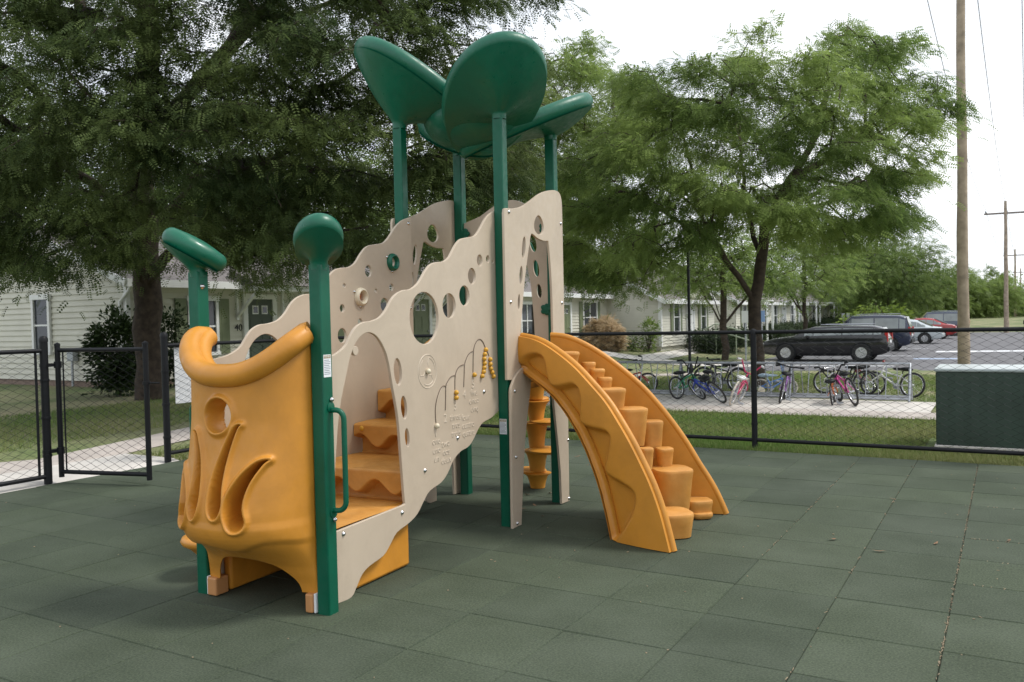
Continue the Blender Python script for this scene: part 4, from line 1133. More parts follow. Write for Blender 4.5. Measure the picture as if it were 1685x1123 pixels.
# first house: gable end towards the gate, long front with doors
h1 = empty("house", (0, 0, 0)); tag(h1, "cream clapboard house numbered 40 behind the gate and large shady tree", "house", "row of cream clapboard houses")
g = MB(); siding(g, (-26.3, 13), (XF, 13), .12, 0, NYM, top=lambda t: 2.62+1.45*(1-abs(t*2-1))); g.build("wall", M['siding'], h1)
g = MB(); siding(g, (XF, 13), (XF, 31), .12, 2.62, NX); g.build("wall", M['siding'], h1)
g = MB(); g.bbox((-26.3, 13.02, -.6), (XF-.02, 13.2, .13)); g.bbox((XF-.2, 13.2, -.6), (XF-.02, 31, .13)); g.build("foundation", M['brick'], h1)
g = MB(); g.bbox((-26.2, 13.1, .1), (XF-.05, 30.9, 2.6)); g.build("core", M['siding'], h1)
roof_slope(h1, [(-22.3, 12.7, 4.22), (-17.85, 12.7, 2.56), (-17.85, 31, 2.56), (-22.3, 31, 4.22)]); roof_slope(h1, [(-22.3, 12.7, 4.22), (-22.3, 31, 4.22), (-26.75, 31, 2.56), (-26.75, 12.7, 2.56)])
g = MB(); g.bbox((-17.87, 12.7, 2.40), (-17.80, 31, 2.585)); g.bbox((XF, 12.9, 2.42), (-17.87, 31, 2.44)); g.build("eave", M['trim'], h1)
for s in (0, 1):
    g = MB(); a = (-22.3, 12.67, 4.14); b = (-17.85 if s else -26.75, 12.67, 2.48); g.bar(a, b, .05, .17); g.build("rake_board", M['trim'], h1)
for x in (XF+.01,): g = MB(); g.bbox((x-.07, 12.965, .1), (x+.045, 13.07, 2.5)); g.build("corner_board", M['trim'], h1)
g = MB(); g.tube([(-17.9, 12.86, 2.42), (-18.0, 12.86, 2.3), (-18.42, 12.92, 2.05), (-18.42, 12.92, .25), (-18.35, 12.6, .12)], .045, 8); g.build("downspout", M['trim'], h1, smooth=50)
window(h1, (-21.72, 12.98, .86), AXX, NYM, .62, 1.36)
window(h1, (XF+.02, 15.2, .74), AXY, NX, .80, 1.36, shutters=1)
door(h1, (XF+.02, 17.16, .10), AXY, NX); hood(h1, (XF, 17.2, 2.42), AXY, NX)
text_on("house_number", "40", .27, (XF+.03, 16.40, 1.36), (0, 1, 0), (0, 0, 1), M['black'], h1, .006)
window(h1, (XF+.02, 19.8, .74), AXY, NX, .80, 1.36, shutters=1); window(h1, (XF+.02, 22.6, .74), AXY, NX, .80, 1.36, shutters=1)
door(h1, (XF+.02, 24.75, .12), AXY, NX, 1.0, 2.1, M['shutter']); hood(h1, (XF, 24.8, 2.45), AXY, NX)
window(h1, (XF+.02, 26.4, .74), AXY, NX, .80, 1.36); window(h1, (XF+.02, 29.0, .74), AXY, NX, .80, 1.36, shutters=1)
g = MB(); g.bbox((-20.45, 12.80, .62), (-20.2, 12.95, .9)); g.tube([(-20.32, 12.86, .62), (-20.32, 12.86, -.02)], .035, 8); g.build("gas_meter", M['galv'], h1, bevel=.02)
# second house with its projecting wing
h2 = empty("house", (0, 0, 0)); tag(h2, "cream clapboard house with a projecting gabled wing and olive shutters, in the middle distance", "house", "row of cream clapboard houses")
GB = -.45
g = MB(); siding(g, (XF, 31.02), (XF, 41.3), GB+.5, 2.62, NX); g.build("wall", M['siding'], h2)
g = MB(); siding(g, (XF-6, 41.3), (-15.3, 41.3), GB+.3, 0, NYM, top=lambda t: 2.35+.5*(9.0*(1-t)) if t > .42 else 4.9); g.build("wall", M['siding'], h2)
g = MB(); siding(g, (-15.3, 41.3), (-15.3, 50.3), GB+.3, 2.30, NX); g.build("wall", M['siding'], h2)
g = MB(); g.bbox((-25, 31.1, GB-.2), (XF-.05, 41.2, 2.6)); g.bbox((-25, 41.36, GB-.2), (-15.36, 50.2, 2.3)); g.build("core", M['siding'], h2)
roof_slope(h2, [(-22.3, 31.02, 4.22), (-17.85, 31.02, 2.56), (-17.85, 41.2, 2.56), (-22.3, 41.2, 4.22)])
roof_slope(h2, [(-20.3, 41.0, 4.95), (-14.9, 41.0, 2.22), (-14.9, 50.5, 2.22), (-20.3, 50.5, 4.95)]); roof_slope(h2, [(-20.3, 41.0, 4.95), (-20.3, 50.5, 4.95), (-25.5, 50.5, 2.22), (-25.5, 41.0, 2.22)])
g = MB(); g.bbox((-17.87, 31.02, 2.38), (-17.78, 41.0, 2.585)); g.bbox((XF, 31.02, 2.42), (-17.87, 41.0, 2.44)); g.bbox((-14.93, 41.0, 2.04), (-14.85, 50.5, 2.25)); g.build("eave", M['trim'], h2)
g = MB(); g.bar((-20.3, 40.96, 4.84), (-14.9, 40.96, 2.11), .06, .22); g.build("rake_board", M['trim'], h2)
g = MB(); g.bbox((-15.42, 41.22, GB+.3), (-15.25, 41.36, 2.2)); g.build("corner_board", M['trim'], h2)
g = MB(); v = [(-15.26, 43.8, 2.25), (-15.26, 49.6, 2.25), (-15.26, 46.7, 3.75)]; g.add(v, [(0, 1, 2)]); g.build("gable", M['siding'], h2)
roof_slope(h2, [(-15.0, 43.5, 2.16), (-15.0, 46.7, 3.85), (-18.6, 46.7, 3.85), (-18.6, 43.5, 2.16)]); roof_slope(h2, [(-15.0, 49.9, 2.16), (-18.6, 49.9, 2.16), (-18.6, 46.7, 3.85), (-15.0, 46.7, 3.85)])
for y in (43.5, 49.9): g = MB(); g.bar((-14.97, 46.7, 3.74), (-14.97, y, 2.06), .05, .2); g.build("rake_board", M['trim'], h2)
window(h2, (XF+.02, 32.6, .62), AXY, NX, 1.0, 1.45, mull=2); window(h2, (XF+.02, 39.1, .68), AXY, NX, 1.5, 1.5, shutters=1, mull=2)
door(h2, (XF+.02, 36.3, .0), AXY, NX, 1.0, 2.05, M['shutter'])
window(h2, (-15.28, 43.5, .60), AXY, NX, .85, 1.5, shutters=1); window(h2, (-15.28, 48.1, .60), AXY, NX, .85, 1.5, shutters=1)
door(h2, (-15.28, 45.8, .05), AXY, NX, 1.0, 2.05, M['trim'])
MB().bbox((-15.2, 45.1, GB-.1), (-14.0, 46.6, .03)).build("porch_step", M['concrete'], h2)
# far terrace
h3 = empty("house", (0, 0, 0)); tag(h3, "long far terrace of cream houses half hidden by small trees", "house", "row of cream clapboard houses")
g = MB(); siding(g, (-25, 55), (-15.3, 55), GB, 0, NYM, top=lambda t: 2.3+.5*(9.7*(1-t)) if t > .45 else 4.9, ch=.16); g.build("wall", M['siding'], h3)
g = MB(); siding(g, (XF, 50.35), (XF, 55), GB+.3, 2.4, NX); g.build("wall", M['siding'], h3)
g = MB(); siding(g, (-15.3, 55), (-15.3, 96), GB, 2.3, NX, ch=.16); g.build("wall", M['siding'], h3)
g = MB(); g.bbox((-25, 55.1, GB-.3), (-15.36, 96, 2.3)); g.bbox((-25, 50.4, GB-.3), (XF-.05, 55, 2.4)); g.build("core", M['siding'], h3)
roof_slope(h3, [(-20.3, 54.7, 4.95), (-14.9, 54.7, 2.22), (-14.9, 96.5, 2.22), (-20.3, 96.5, 4.95)]); roof_slope(h3, [(-20.3, 54.7, 4.95), (-20.3, 96.5, 4.95), (-25.5, 96.5, 2.22), (-25.5, 54.7, 2.22)])
g = MB(); g.bbox((-14.93, 54.7, 2.04), (-14.85, 96.5, 2.25)); g.build("eave", M['trim'], h3)
g = MB(); g.bar((-20.3, 54.66, 4.84), (-14.9, 54.66, 2.11), .06, .22); g.build("rake_board", M['trim'], h3)
for k, y in enumerate(np.arange(57, 95, 2.9)):
    if k % 3 == 1: door(h3, (-15.28, y, 0), AXY, NX, 1.0, 2.05, M['trim'])
    else: window(h3, (-15.28, y, .55), AXY, NX, .9, 1.45, shutters=(k % 3 == 0))
    if k % 3 == 1:
        g = MB(); g.bbox((-15.3, y-.9, 2.26), (-14.2, y+.9, 2.36)); g.build("porch_hood", M['trim'], h3)
        for yy in (y-.8, y+.8): g = MB(); g.bbox((-14.34, yy-.06, GB), (-14.22, yy+.06, 2.25)); g.build("porch_column", M['trim'], h3)
# pale green ramp rail
hr = empty("ramp_railing", (0, 0, 0)); tag(hr, "pale green tubular ramp railing in front of the clipped hedge", "railing")
rm = mat("pale_green_rail", (.36, .42, .30), .4, .08, 5)
A_, B_, C_ = pt(1148, 548, 44), pt(1178, 533, 43), pt(1246, 552, 41)
for dz in (0, -.35): MB().tube([Vector(A_)+Vector((0, 0, dz)), Vector(B_)+Vector((0, 0, dz)), Vector(C_)+Vector((0, 0, dz))], .03, 6).build("rail", rm, hr, smooth=60)
for t in (0, .5, 1): p = Vector(A_).lerp(Vector(B_), t); MB().tube([p, (p.x, p.y, ter(p.x, p.y))], .03, 6).build("post", rm, hr)
for t in (.25, .5, .75, 1): p = Vector(B_).lerp(Vector(C_), t); MB().tube([p, (p.x, p.y, ter(p.x, p.y))], .03, 6).build("post", rm, hr)

# ------------------------------------------------------------------ cars
M['car_glass'] = mat("car_glass", (.17, .20, .20), .06, .25, 1.5, spec=1.0)  # grey base stands in for surroundings reflected in the windows
def car(label, x, y, rz, kind, L, H, W, paint):
    z = ter(x, y)+.004
    root = empty("parked_car", (x, y, z), rz); tag(root, label, "car", "cars parked in the car park")
    h = H; w = W/2; l = L/2
    if kind == 'suv':
        S = [(1.0, .40, .62, .64, .80, .70), (.97, .30, .80, .83, .93, .82), (.80, .24, .90, .94, .99, .9), (.46, .22, .98, 1.03, 1, .9), (.30, .22, 1.0, 1.32, 1, .80), (.16, .22, 1.0, h-.03, 1, .74), (-.30, .22, 1.02, h, 1, .76), (-.78, .24, 1.03, h-.03, 1, .76), (-.90, .28, 1.03, h-.12, .99, .74), (-.97, .34, 1.02, 1.10, .96, .8), (-1.0, .42, .80, .84, .90, .8)]
    else:
        S = [(1.0, .40, .56, .58, .78, .66), (.96, .28, .70, .73, .92, .80), (.78, .20, .80, .84, .99, .88), (.44, .18, .90, .95, 1, .86), (.22, .18, .92, 1.20, 1, .76), (.06, .18, .93, h-.02, 1, .68), (-.22, .18, .95, h, 1, .68), (-.42, .18, .96, h-.06, 1, .68), (-.62, .20, .97, 1.16, 1, .74), (-.76, .24, .97, 1.02, .99, .84), (-.95, .32, .92, .96, .94, .82), (-1.0, .42, .76, .79, .84, .74)]
    g = MB(); rows = []
    for (xf, zb, zl, zt, wl_, wt) in S:
        half = [(0, zb), (w*wl_*.9, zb), (w*wl_, zb+.14), (w*wl_*1.0, zl*.8+zb*.2), (w*wl_*.965, zl), (w*wt, zt-.05 if zt-zl > .12 else zt-.01), (w*wt*.86, zt), (0, zt+.012)]
        ring = [(xf*l, yy, zz) for yy, zz in half]+[(xf*l, -yy, zz) for yy, zz in half[-2:0:-1]]
        rows.append(ring)
    n = len(rows[0])
    g.v = [p for r in rows for p in r]
    for i in range(len(rows)-1):
        for k in range(n): g.f.append((i*n+k, i*n+(k+1) % n, (i+1)*n+(k+1) % n, (i+1)*n+k))
    g.f.append(tuple(range(n))); g.f.append(tuple((len(rows)-1)*n+k for k in range(n))[::-1])
    body = g.build("body", paint, root, smooth=35, bevel=.02)
    # glass: panels just proud of the cabin sides
    cab = [s for s in S if s[3]-s[2] > .15]
    def sidept(s, t, side): 
        y0 = w*s[4]*.965; y1 = w*s[5]
        return Vector((s[0]*l, side*(y0+(y1-y0)*t+.012), s[2]+(s[3]-.05-s[2])*t))
    for side in (-1, 1):
        for i in range(len(cab)-1):
            a, b = cab[i], cab[i+1]; g = MB(); e = .04
            P = [sidept(a, .12, side), sidept(b, .12, side), sidept(b, .88, side), sidept(a, .88, side)]
            c = sum(P, Vector())/4; P = [c+(p-c)*.95 for p in P]
            g.add(P, [(0, 1, 2, 3)] if side < 0 else [(3, 2, 1, 0)]); g.build("side_window", M['car_glass'], root)
    for (i0, i1, nm) in ((3, 5, "windscreen"), (-5 if kind != 'suv' else -4, -2 if kind == 'suv' else -3, "rear_window")):
        a, b = S[i0], S[i1]
        if nm == "rear_window": a, b = (S[-3], S[-2]) if kind == 'suv' else (S[-5], S[-3])
        pa = [(a[0]*l, s*w*a[5]*.80, a[3]+.025) for s in (-1, 1)]; pb = [(b[0]*l, s*w*b[5]*.80, b[3]+.03) for s in (1, -1)]
        o = .03 if nm == "windscreen" else -.03
        g = MB(); g.add([(p[0]+o, p[1], p[2]) for p in pa+pb], [(0, 1, 2, 3)]); g.build(nm, M['car_glass'], root)
    R = .36 if kind == 'suv' else .32
    for fx in (.60, -.60):
        for s in (-1, 1):
            wv = empty("wheel", (fx*l, s*(w-.10), R), 0, root); Rm = Matrix.Rotation(math.pi/2*s, 3, 'X')
            MB().lathe([(R*.6, -.10), (R*.92, -.115), (R, -.08), (R, .08), (R*.92, .115), (R*.62, .10)], (0, 0, 0), 26, Rm, cap=False).build("tyre", M['rubber_tyre'], wv, smooth=50)
            gg = MB(); gg.lathe([(R*.64, -.10), (R*.64, -.085), (R*.56, -.06), (0, -.05)], (0, 0, 0), 26, Rm)
            for q in range(5):
                a = q*2*math.pi/5; gg.bar(Rm @ Vector((0, 0, -.085)), Rm @ Vector((R*.60*math.cos(a), R*.60*math.sin(a), -.095)), .07, .03)
            gg.build("rim", M['chrome'], wv, smooth=40)
            MB().lathe([(R*1.16, -.02), (R*1.16, .0)], (fx*l, s*(w+.0), R*1.0), 28, Matrix.Rotation(math.pi/2, 3, 'X')).build("wheel_arch", M['black'], root)
            wv.location.y = s*(w-.07)
    tl = mat("tail_light", (.45, .02, .02), .25, .1, 6); hlm = mat("head_light", (.65, .67, .7), .15, .05, 6)
    for s in (-1, 1):
        zz = .98 if kind == 'suv' else .80
        MB().box((-l*.975, s*w*.83, zz), (.12, .16, .42 if kind == 'suv' else .16)).build("tail_light", tl, root, bevel=.02)
        MB().box((l*.965, s*w*.68, .70), (.16, .34, .13)).build("headlight", hlm, root, bevel=.03)
        MB().box((l*.24, s*(w+.07), 1.02), (.12, .16, .12)).build("mirror", paint, root, bevel=.03)
    MB().box((-l*.985, 0, .50), (.18, w*1.75, .20)).build("bumper", paint if kind != 'suv' else M['black'], root, bevel=.04)
    MB().box((-l*1.0-.0, 0, .78), (.02, .5, .13)).build("number_plate", M['white'], root)
    if kind == 'suv':
        for s in (-1, 1): MB().tube([(l*.05, s*w*.62, h+.05), (-l*.75, s*w*.64, h+.05)], .02, 6).build("roof_rail", M['galv'], root)
pb_ = lambda n, c: mat(n, c, .22, .03, 3, coat=.6)
car("black estate car parked nearest, behind the bike rack", -6.55, 37.2, math.pi, 'suv', 4.9, 1.44, 1.85, pb_("black_car_paint", (.008, .008, .010)))
car("dark navy sport utility car with a roof rack parked behind the black car", -6.5, 46.5, math.pi, 'suv', 4.75, 1.80, 1.9, pb_("navy_car_paint", (.018, .026, .055)))
car("silver white saloon car parked third along the row", -5.7, 56.5, math.pi, 'sedan', 4.7, 1.46, 1.8, pb_("silver_car_paint", (.50, .55, .57)))
car("red saloon car parked between the white saloon and the grey one", -5.4, 65.5, math.pi, 'sedan', 4.6, 1.45, 1.8, pb_("red_car_paint", (.30, .02, .02)))
car("slate grey people carrier parked farthest along the row", -5.0, 73, math.pi, 'suv', 4.9, 1.85, 1.9, pb_("slate_car_paint", (.05, .065, .10)))

# ------------------------------------------------------------------ trees and shrubs
def rot_batch(d, up):
    """rows d (N,3) unit forward, up (N,3) hint -> (N,3,3) columns fwd, side, normal"""
    d = d/np.linalg.norm(d, axis=1, keepdims=True)
    s = np.cross(up, d); s /= np.linalg.norm(s, axis=1, keepdims=True)+1e-9
    n = np.cross(d, s)
    return np.stack([d, s, n], axis=2)
def pinnate(pairs=7, w=.115, l=.27, droop=.35):
    """one compound leaf, unit length along x: a row of leaflets on both sides"""
    V = []; Q = []
    for i in range(pairs):
        t = .16+.84*i/(pairs-1); ll = l*(1-.35*abs(t-.5)*1.2)
        for s in (-1, 1):
            a = np.array([t, .012*s, -droop*t*t]); dirv = np.array([.38, s*.92, -.18])
            b = a+dirv*ll; side = np.array([.92, -s*.38, 0])*w*.5
            k = len(V); V += [a, (a+b)/2+side, b, (a+b)/2-side]; Q.append([k, k+1, k+2, k+3])
    return np.array(V), np.array(Q)
PIN = pinnate(6, .135, .29)
PIN5 = pinnate(5, .16, .32)
PIN_BIG = pinnate(4, .22, .36, .3)
def simple_leaf():
    V = np.array([[0, 0, 0], [.5, .27, -.05], [1, 0, -.16], [.5, -.27, -.05]], float); return V, np.array([[0, 1, 2, 3]])
SIMP = simple_leaf()
def foliage(name, C, outward, nper, sig, length, template, m, parent, rg, tint_c=None, droop=.35, flat=.4, spread=.9):
    """C (N,3) spray centres; nper leaves about each"""
    N = len(C); T, Qt = template
    idx = np.repeat(np.arange(N), nper)
    off = rg.normal(size=(N*nper, 3))*np.array([sig, sig, sig*flat])
    off[:, 2] -= .5*(off[:, 0]**2+off[:, 1]**2)/max(sig, 1e-6)*.6           # sprays hang at their edges
    P = C[idx]+off
    d = rg.normal(size=(N*nper, 3))*.45+outward[idx]*spread+off/sig*np.array([.45, .45, .1]); d[:, 2] -= droop
    up = np.tile(np.array([[0, 0, 1.0]]), (N*nper, 1))+outward[idx]*.35+rg.normal(size=(N*nper, 3))*.5
    R = rot_batch(d, up)
    L = length*rg.uniform(.7, 1.25, size=(N*nper, 1, 1))
    V = np.einsum('nij,kj->nki', R, T)*L+P[:, None, :]
    k = len(T); Q = (Qt[None, :, :]+(np.arange(N*nper)*k)[:, None, None]).reshape(-1, Qt.shape[1])
    tc = rg.uniform(.15, .85, size=N) if tint_c is None else tint_c
    tint = np.clip(tc[idx]+rg.normal(size=N*nper)*.13, 0, 1)
    tint = np.repeat(tint, len(Qt))
    me = np_mesh(name, V.reshape(-1, 3), Q, tint)
    return mesh_obj(name, me, m, parent)
def skeleton(limbs, C, step, rg, r_tip, r_root, expo=.5):
    """limbs: polylines; C: spray centres. Grows twigs from the nearest limb node to every centre; returns tubes"""
    nodes = []; par = []; depth = []
    for li, P in enumerate(limbs):
        P = [np.array(p, float) for p in P]; last = -1
        start = 0
        if nodes:
            dd = [np.linalg.norm(n-P[0]) for n in nodes]; last = int(np.argmin(dd)); start = 1
        else: nodes.append(P[0]); par.append(-1); last = 0; start = 1
        for k in range(start, len(P)):
            a = nodes[last] if k == start else P[k-1]; L = np.linalg.norm(P[k]-a); n = max(1, int(L/step))
            for q in range(1, n+1):
                p = a+(P[k]-a)*q/n+rg.normal(size=3)*step*.06
                nodes.append(p); par.append(last); last = len(nodes)-1
    base = nodes[0]
    order = np.argsort([np.linalg.norm(c-limbs[0][-1]) for c in C])
    arr = np.array(nodes); 
    for ci in order:
        c = C[ci]; d = np.linalg.norm(arr-c, axis=1)
        pen = d+.35*np.maximum(0, arr[:, 2]-c[2])
        j = int(np.argmin(pen)); a = arr[j]; L = d[j]; n = max(1, int(L/step)); last = j; new = []
        for q in range(1, n+1):
            t = q/n; p = a+(c-a)*t; p[2] += .10*L*math.sin(math.pi*t); p += rg.normal(size=3)*step*.10*(t < 1)
            nodes.append(p); par.append(last); last = len(nodes)-1; new.append(p)
        arr = np.vstack([arr]+[x[None] for x in new])
    n = len(nodes); cnt = np.zeros(n); kids = [[] for _ in range(n)]
    for i in range(n):
        if par[i] >= 0: kids[par[i]].append(i)
    for i in range(n-1, -1, -1):
        cnt[i] = max(1, cnt[i])
        if par[i] >= 0: cnt[par[i]] += cnt[i]
    rad = np.maximum(r_tip, r_root*(cnt/cnt[0])**expo)
    g = MB(); seen = set()
    def chain(start):
        path = []; i = start
        if par[i] >= 0: path.append(par[i])
        while True:
            path.append(i); seen.add(i)
            if not kids[i]: break
            ks = sorted(kids[i], key=lambda q: -cnt[q])
            for q in ks[1:]: todo.append(q)
            i = ks[0]
        return path
    todo = [0]
    while todo:
        s = todo.pop(); p = chain(s)
        if len(p) < 2: continue
        r = [rad[i] for i in p]
        if par[s] >= 0: r[0] = r[1]
        big = r[0] > .05
        g.tube([nodes[i] for i in p], r, 12 if big else (6 if r[0] > .018 else 4))
    return g
def crown_points(center, radii, n, rg, inner=.35, mind=.3, bottom=-1.0, wob=.25, power=.5, keep=None):
    out = []; tries = 0; c = np.array(center); R = np.array(radii)
    ph = rg.uniform(0, 6.28, size=6)
    while len(out) < n and tries < n*60:
        tries += 1
        u = rg.normal(size=3); u /= np.linalg.norm(u)
        if u[2] < bottom: continue
        a = math.atan2(u[1], u[0])
        w = 1+wob*(.5*math.sin(3*a+ph[0])+.35*math.sin(5*a+ph[1]+2*u[2])+.4*math.sin(6*u[2]+ph[2])+.3*math.sin(8*a+ph[3]-5*u[2]))
        rr_ = (inner**3+(1-inner**3)*rg.uniform())**(1/3)
        p = c+u*R*rr_*w
        if keep is not None and not keep(p): continue
        if out and np.min(np.sum((np.array(out)-p)**2, axis=1)) < mind**2: continue
        out.append(p)
    return np.array(out)
def in_poly(x, y, P):
    c = False; n = len(P)
    for i in range(n):
        (x1, y1), (x2, y2) = P[i], P[(i+1) % n]
        if (y1 > y) != (y2 > y) and x < (x2-x1)*(y-y1)/(y2-y1)+x1: c = not c
    return c
def pads(outline, depth, thick, n, mind, per, rad, rg, front=.5, zmin=2.2, skip=None):
    """layered sprays filling a crown whose silhouette seen from the playground is `outline`; each pad is a flat group of sprays"""
    xs = [p[0] for p in outline]; ys = [p[1] for p in outline]; cxm = (min(xs)+max(xs))/2; cym = (min(ys)+max(ys))/2
    hx = (max(xs)-min(xs))/2; hy = (max(ys)-min(ys))/2; out = []; got = []
    for _ in range(n*40):
        if len(got) >= n: break
        x = rg.uniform(min(xs), max(xs)); y = rg.uniform(min(ys), max(ys))
        if not in_poly(x, y, outline): continue
        e = 1-.8*min(1, ((x-cxm)/hx)**2*.6+((y-cym)/hy)**2*.6)
        d = depth+thick*math.sqrt(max(.05, e))*(rg.uniform(-1, 1) if rg.uniform() > front else -rg.uniform(.55, 1))
        p = pt(x, y, d)
        if p[2] < zmin or (skip and skip(x, y, d)): continue
        if got and np.min(np.sum((np.array(got)-p)**2, axis=1)) < mind**2: continue
        got.append(p)
    for p in got:
        m = max(3, int(per*rg.uniform(.6, 1.4)))
        a = rg.uniform(0, 6.28, m); r = rad*np.sqrt(rg.uniform(0, 1, m))*rg.uniform(.7, 1.25)
        q = np.c_[p[0]+r*np.cos(a), p[1]+r*np.sin(a), p[2]-.35*r*r/rad+rg.normal(size=m)*.07]
        out.append(q[q[:, 2] > zmin-.25])
    return np.vstack(out)
def outward_of(C, center):
    o = C-np.array(center); o[:, 2] *= .25; return o/(np.linalg.norm(o, axis=1, keepdims=True)+1e-6)
def tree(label, base, limbs, C, center, leafm, length, nper, sig, rg, r_root, template=PIN, group=None, barkm=None, step=.3, r_tip=.008, tint=None, droop=.35, flat=.4, cat="tree", kind="deciduous_tree"):
    b = np.array(base); root = empty(kind, b); tag(root, label, cat, group)
    Cl = C-b; ll = [[np.array(p)-b for p in L] for L in limbs]
    g = skeleton(ll, Cl, step, rg, r_tip, r_root)
    tk = g.build("trunk", barkm or M['bark'], root, smooth=60)
    foliage("crown", Cl, outward_of(C.copy(), center), nper, sig, length, template, leafm, root, rg, tint, droop, flat)
    return root
L_shaded = leaf_mat("locust_leaf_shaded", (.048, .080, .030), (.185, .24, .078), .42)  # darker copy of the locust leaf, with the crown's shade in its colour
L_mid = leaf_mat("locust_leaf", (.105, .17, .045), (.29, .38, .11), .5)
L_far = leaf_mat("far_leaf", (.080, .13, .036), (.23, .31, .085), .45)
L_hedge = leaf_mat("hedge_leaf", (.022, .040, .016), (.05, .075, .025), .2)
L_dry = leaf_mat("dry_twig", (.45, .34, .21), (.66, .54, .37), .45)
L_bush = leaf_mat("shrub_leaf", (.018, .035, .012), (.045, .075, .022), .2)
L_lime = leaf_mat("lime_leaf", (.10, .16, .025), (.22, .30, .05), .4)
proj = lambda p: (CX+F*((p-CAM)@RT)/((p-CAM)@fw), CY-F*((p-CAM)@UP)/((p-CAM)@fw))

# big shady honey locust on the left
rg = np.random.default_rng(11)
b1 = pt(245, 655, 17.2); b1[2] = -.03
j1 = pt(243, 470, 17.2)
limbs = [[b1, pt(246, 600, 17.2), pt(244, 540, 17.2), j1, pt(240, 380, 17.2), pt(232, 250, 17.0), pt(238, 120, 16.8), pt(250, -60, 16.6), pt(255, -260, 16.4)],
         [j1, pt(300, 380, 16.4), pt(400, 300, 15.6), pt(470, 250, 15.0), pt(590, 215, 14.5), pt(690, 225, 14.2)],
         [pt(240, 380, 17.2), pt(150, 300, 16.2), pt(60, 240, 15.4), pt(-60, 190, 15)],
         [pt(232, 250, 17.0), pt(330, 130, 16.6), pt(420, 30, 16.4), pt(520, -80, 16.2)],
         [pt(232, 250, 17.0), pt(120, 130, 17.0), pt(20, 30, 17.4)],
         [pt(240, 380, 17.2), pt(330, 290, 18.6), pt(470, 180, 20), pt(640, 80, 21)],
         [j1, pt(200, 400, 15.6), pt(150, 370, 14.0), pt(120, 360, 12.9)],
         [j1, pt(290, 410, 15.4), pt(370, 390, 13.8), pt(440, 385, 12.8)]]
c1 = pt(300, 60, 16.8)
OUT1 = [(-260, -420), (860, -420), (885, -60), (865, 40), (870, 110), (850, 190), (860, 260), (760, 330), (740, 420), (690, 440), (640, 400), (600, 395), (560, 425), (520, 440), (470, 445), (420, 430), (385, 425), (330, 415), (285, 440), (250, 455), (200, 445), (165, 440), (130, 455), (85, 450), (40, 430), (0, 440), (-260, 430)]
C1 = pads(OUT1, 16.6, 5.4, 430, .56, 8, .50, rg, .70, 2.3, skip=lambda x, y, d: 215 < x < 275 and y > 415 and d < 17.8)
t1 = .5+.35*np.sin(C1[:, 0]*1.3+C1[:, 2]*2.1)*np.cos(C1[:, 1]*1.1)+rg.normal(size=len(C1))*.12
tree("huge dark honey locust shading the gate and house on the left", b1, limbs, C1, c1, L_shaded, .155, 50, .19, rg, .27, PIN5, group="honey locust trees", tint=np.clip(t1, 0, 1), step=.35)

# honey locust by the bike rack, forked low
rg = np.random.default_rng(23)
b2 = pt(1249, 628, 17.4); b2[2] = ter(b2[0], b2[1])-.03
f2_ = pt(1243, 497, 17.4)
limbs = [[b2, pt(1247, 580, 17.4), pt(1244, 530, 17.4), f2_, pt(1252, 440, 17.4), pt(1256, 370, 17.3), pt(1300, 300, 17.2), pt(1345, 220, 17.2), pt(1370, 120, 17.2)],
         [f2_, pt(1215, 455, 17.2), pt(1180, 405, 17.0), pt(1155, 360, 16.8), pt(1140, 290, 16.6), pt(1120, 190, 16.4)],
         [pt(1180, 405, 17.0), pt(1110, 360, 16.0), pt(1040, 320, 15.2)],
         [pt(1256, 370, 17.3), pt(1330, 345, 16.4), pt(1420, 310, 15.6), pt(1490, 300, 15.2)],
         [pt(1252, 440, 17.4), pt(1230, 340, 17.8), pt(1215, 220, 18.2), pt(1230, 110, 18.4)],
         [pt(1300, 300, 17.2), pt(1390, 240, 17.6), pt(1480, 170, 17.8)],
         [pt(1155, 360, 16.8), pt(1070, 270, 17.2), pt(1010, 190, 17.6)]]
c2 = pt(1235, 255, 17.2)
OUT2 = [(925, 250), (950, 205), (985, 225), (1020, 165), (1045, 115), (1080, 98), (1105, 118), (1140, 92), (1185, 85), (1210, 45), (1250, 52), (1290, 68), (1335, 52), (1355, 28), (1420, 30), (1455, 38), (1490, 28), (1505, 55), (1490, 95), (1520, 125), (1552, 165), (1545, 200), (1508, 235), (1520, 280), (1492, 320), (1512, 360), (1480, 395), (1420, 400), (1370, 385), (1340, 400), (1290, 365), (1250, 345), (1200, 355), (1150, 385), (1110, 420), (1060, 430), (1040, 465), (1005, 455), (960, 445), (930, 430), (925, 350)]
C2 = pads(OUT2, 17.2, 3.7, 190, .54, 7, .42, rg, .45, 2.1)
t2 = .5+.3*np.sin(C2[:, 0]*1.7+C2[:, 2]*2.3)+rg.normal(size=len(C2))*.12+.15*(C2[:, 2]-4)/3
tree("spreading honey locust with a low forked trunk by the bike rack", b2, limbs, C2, c2, L_mid, .155, 42, .165, rg, .132, PIN5, group="honey locust trees", barkm=M['bark'], tint=np.clip(t2, 0, 1), step=.3)

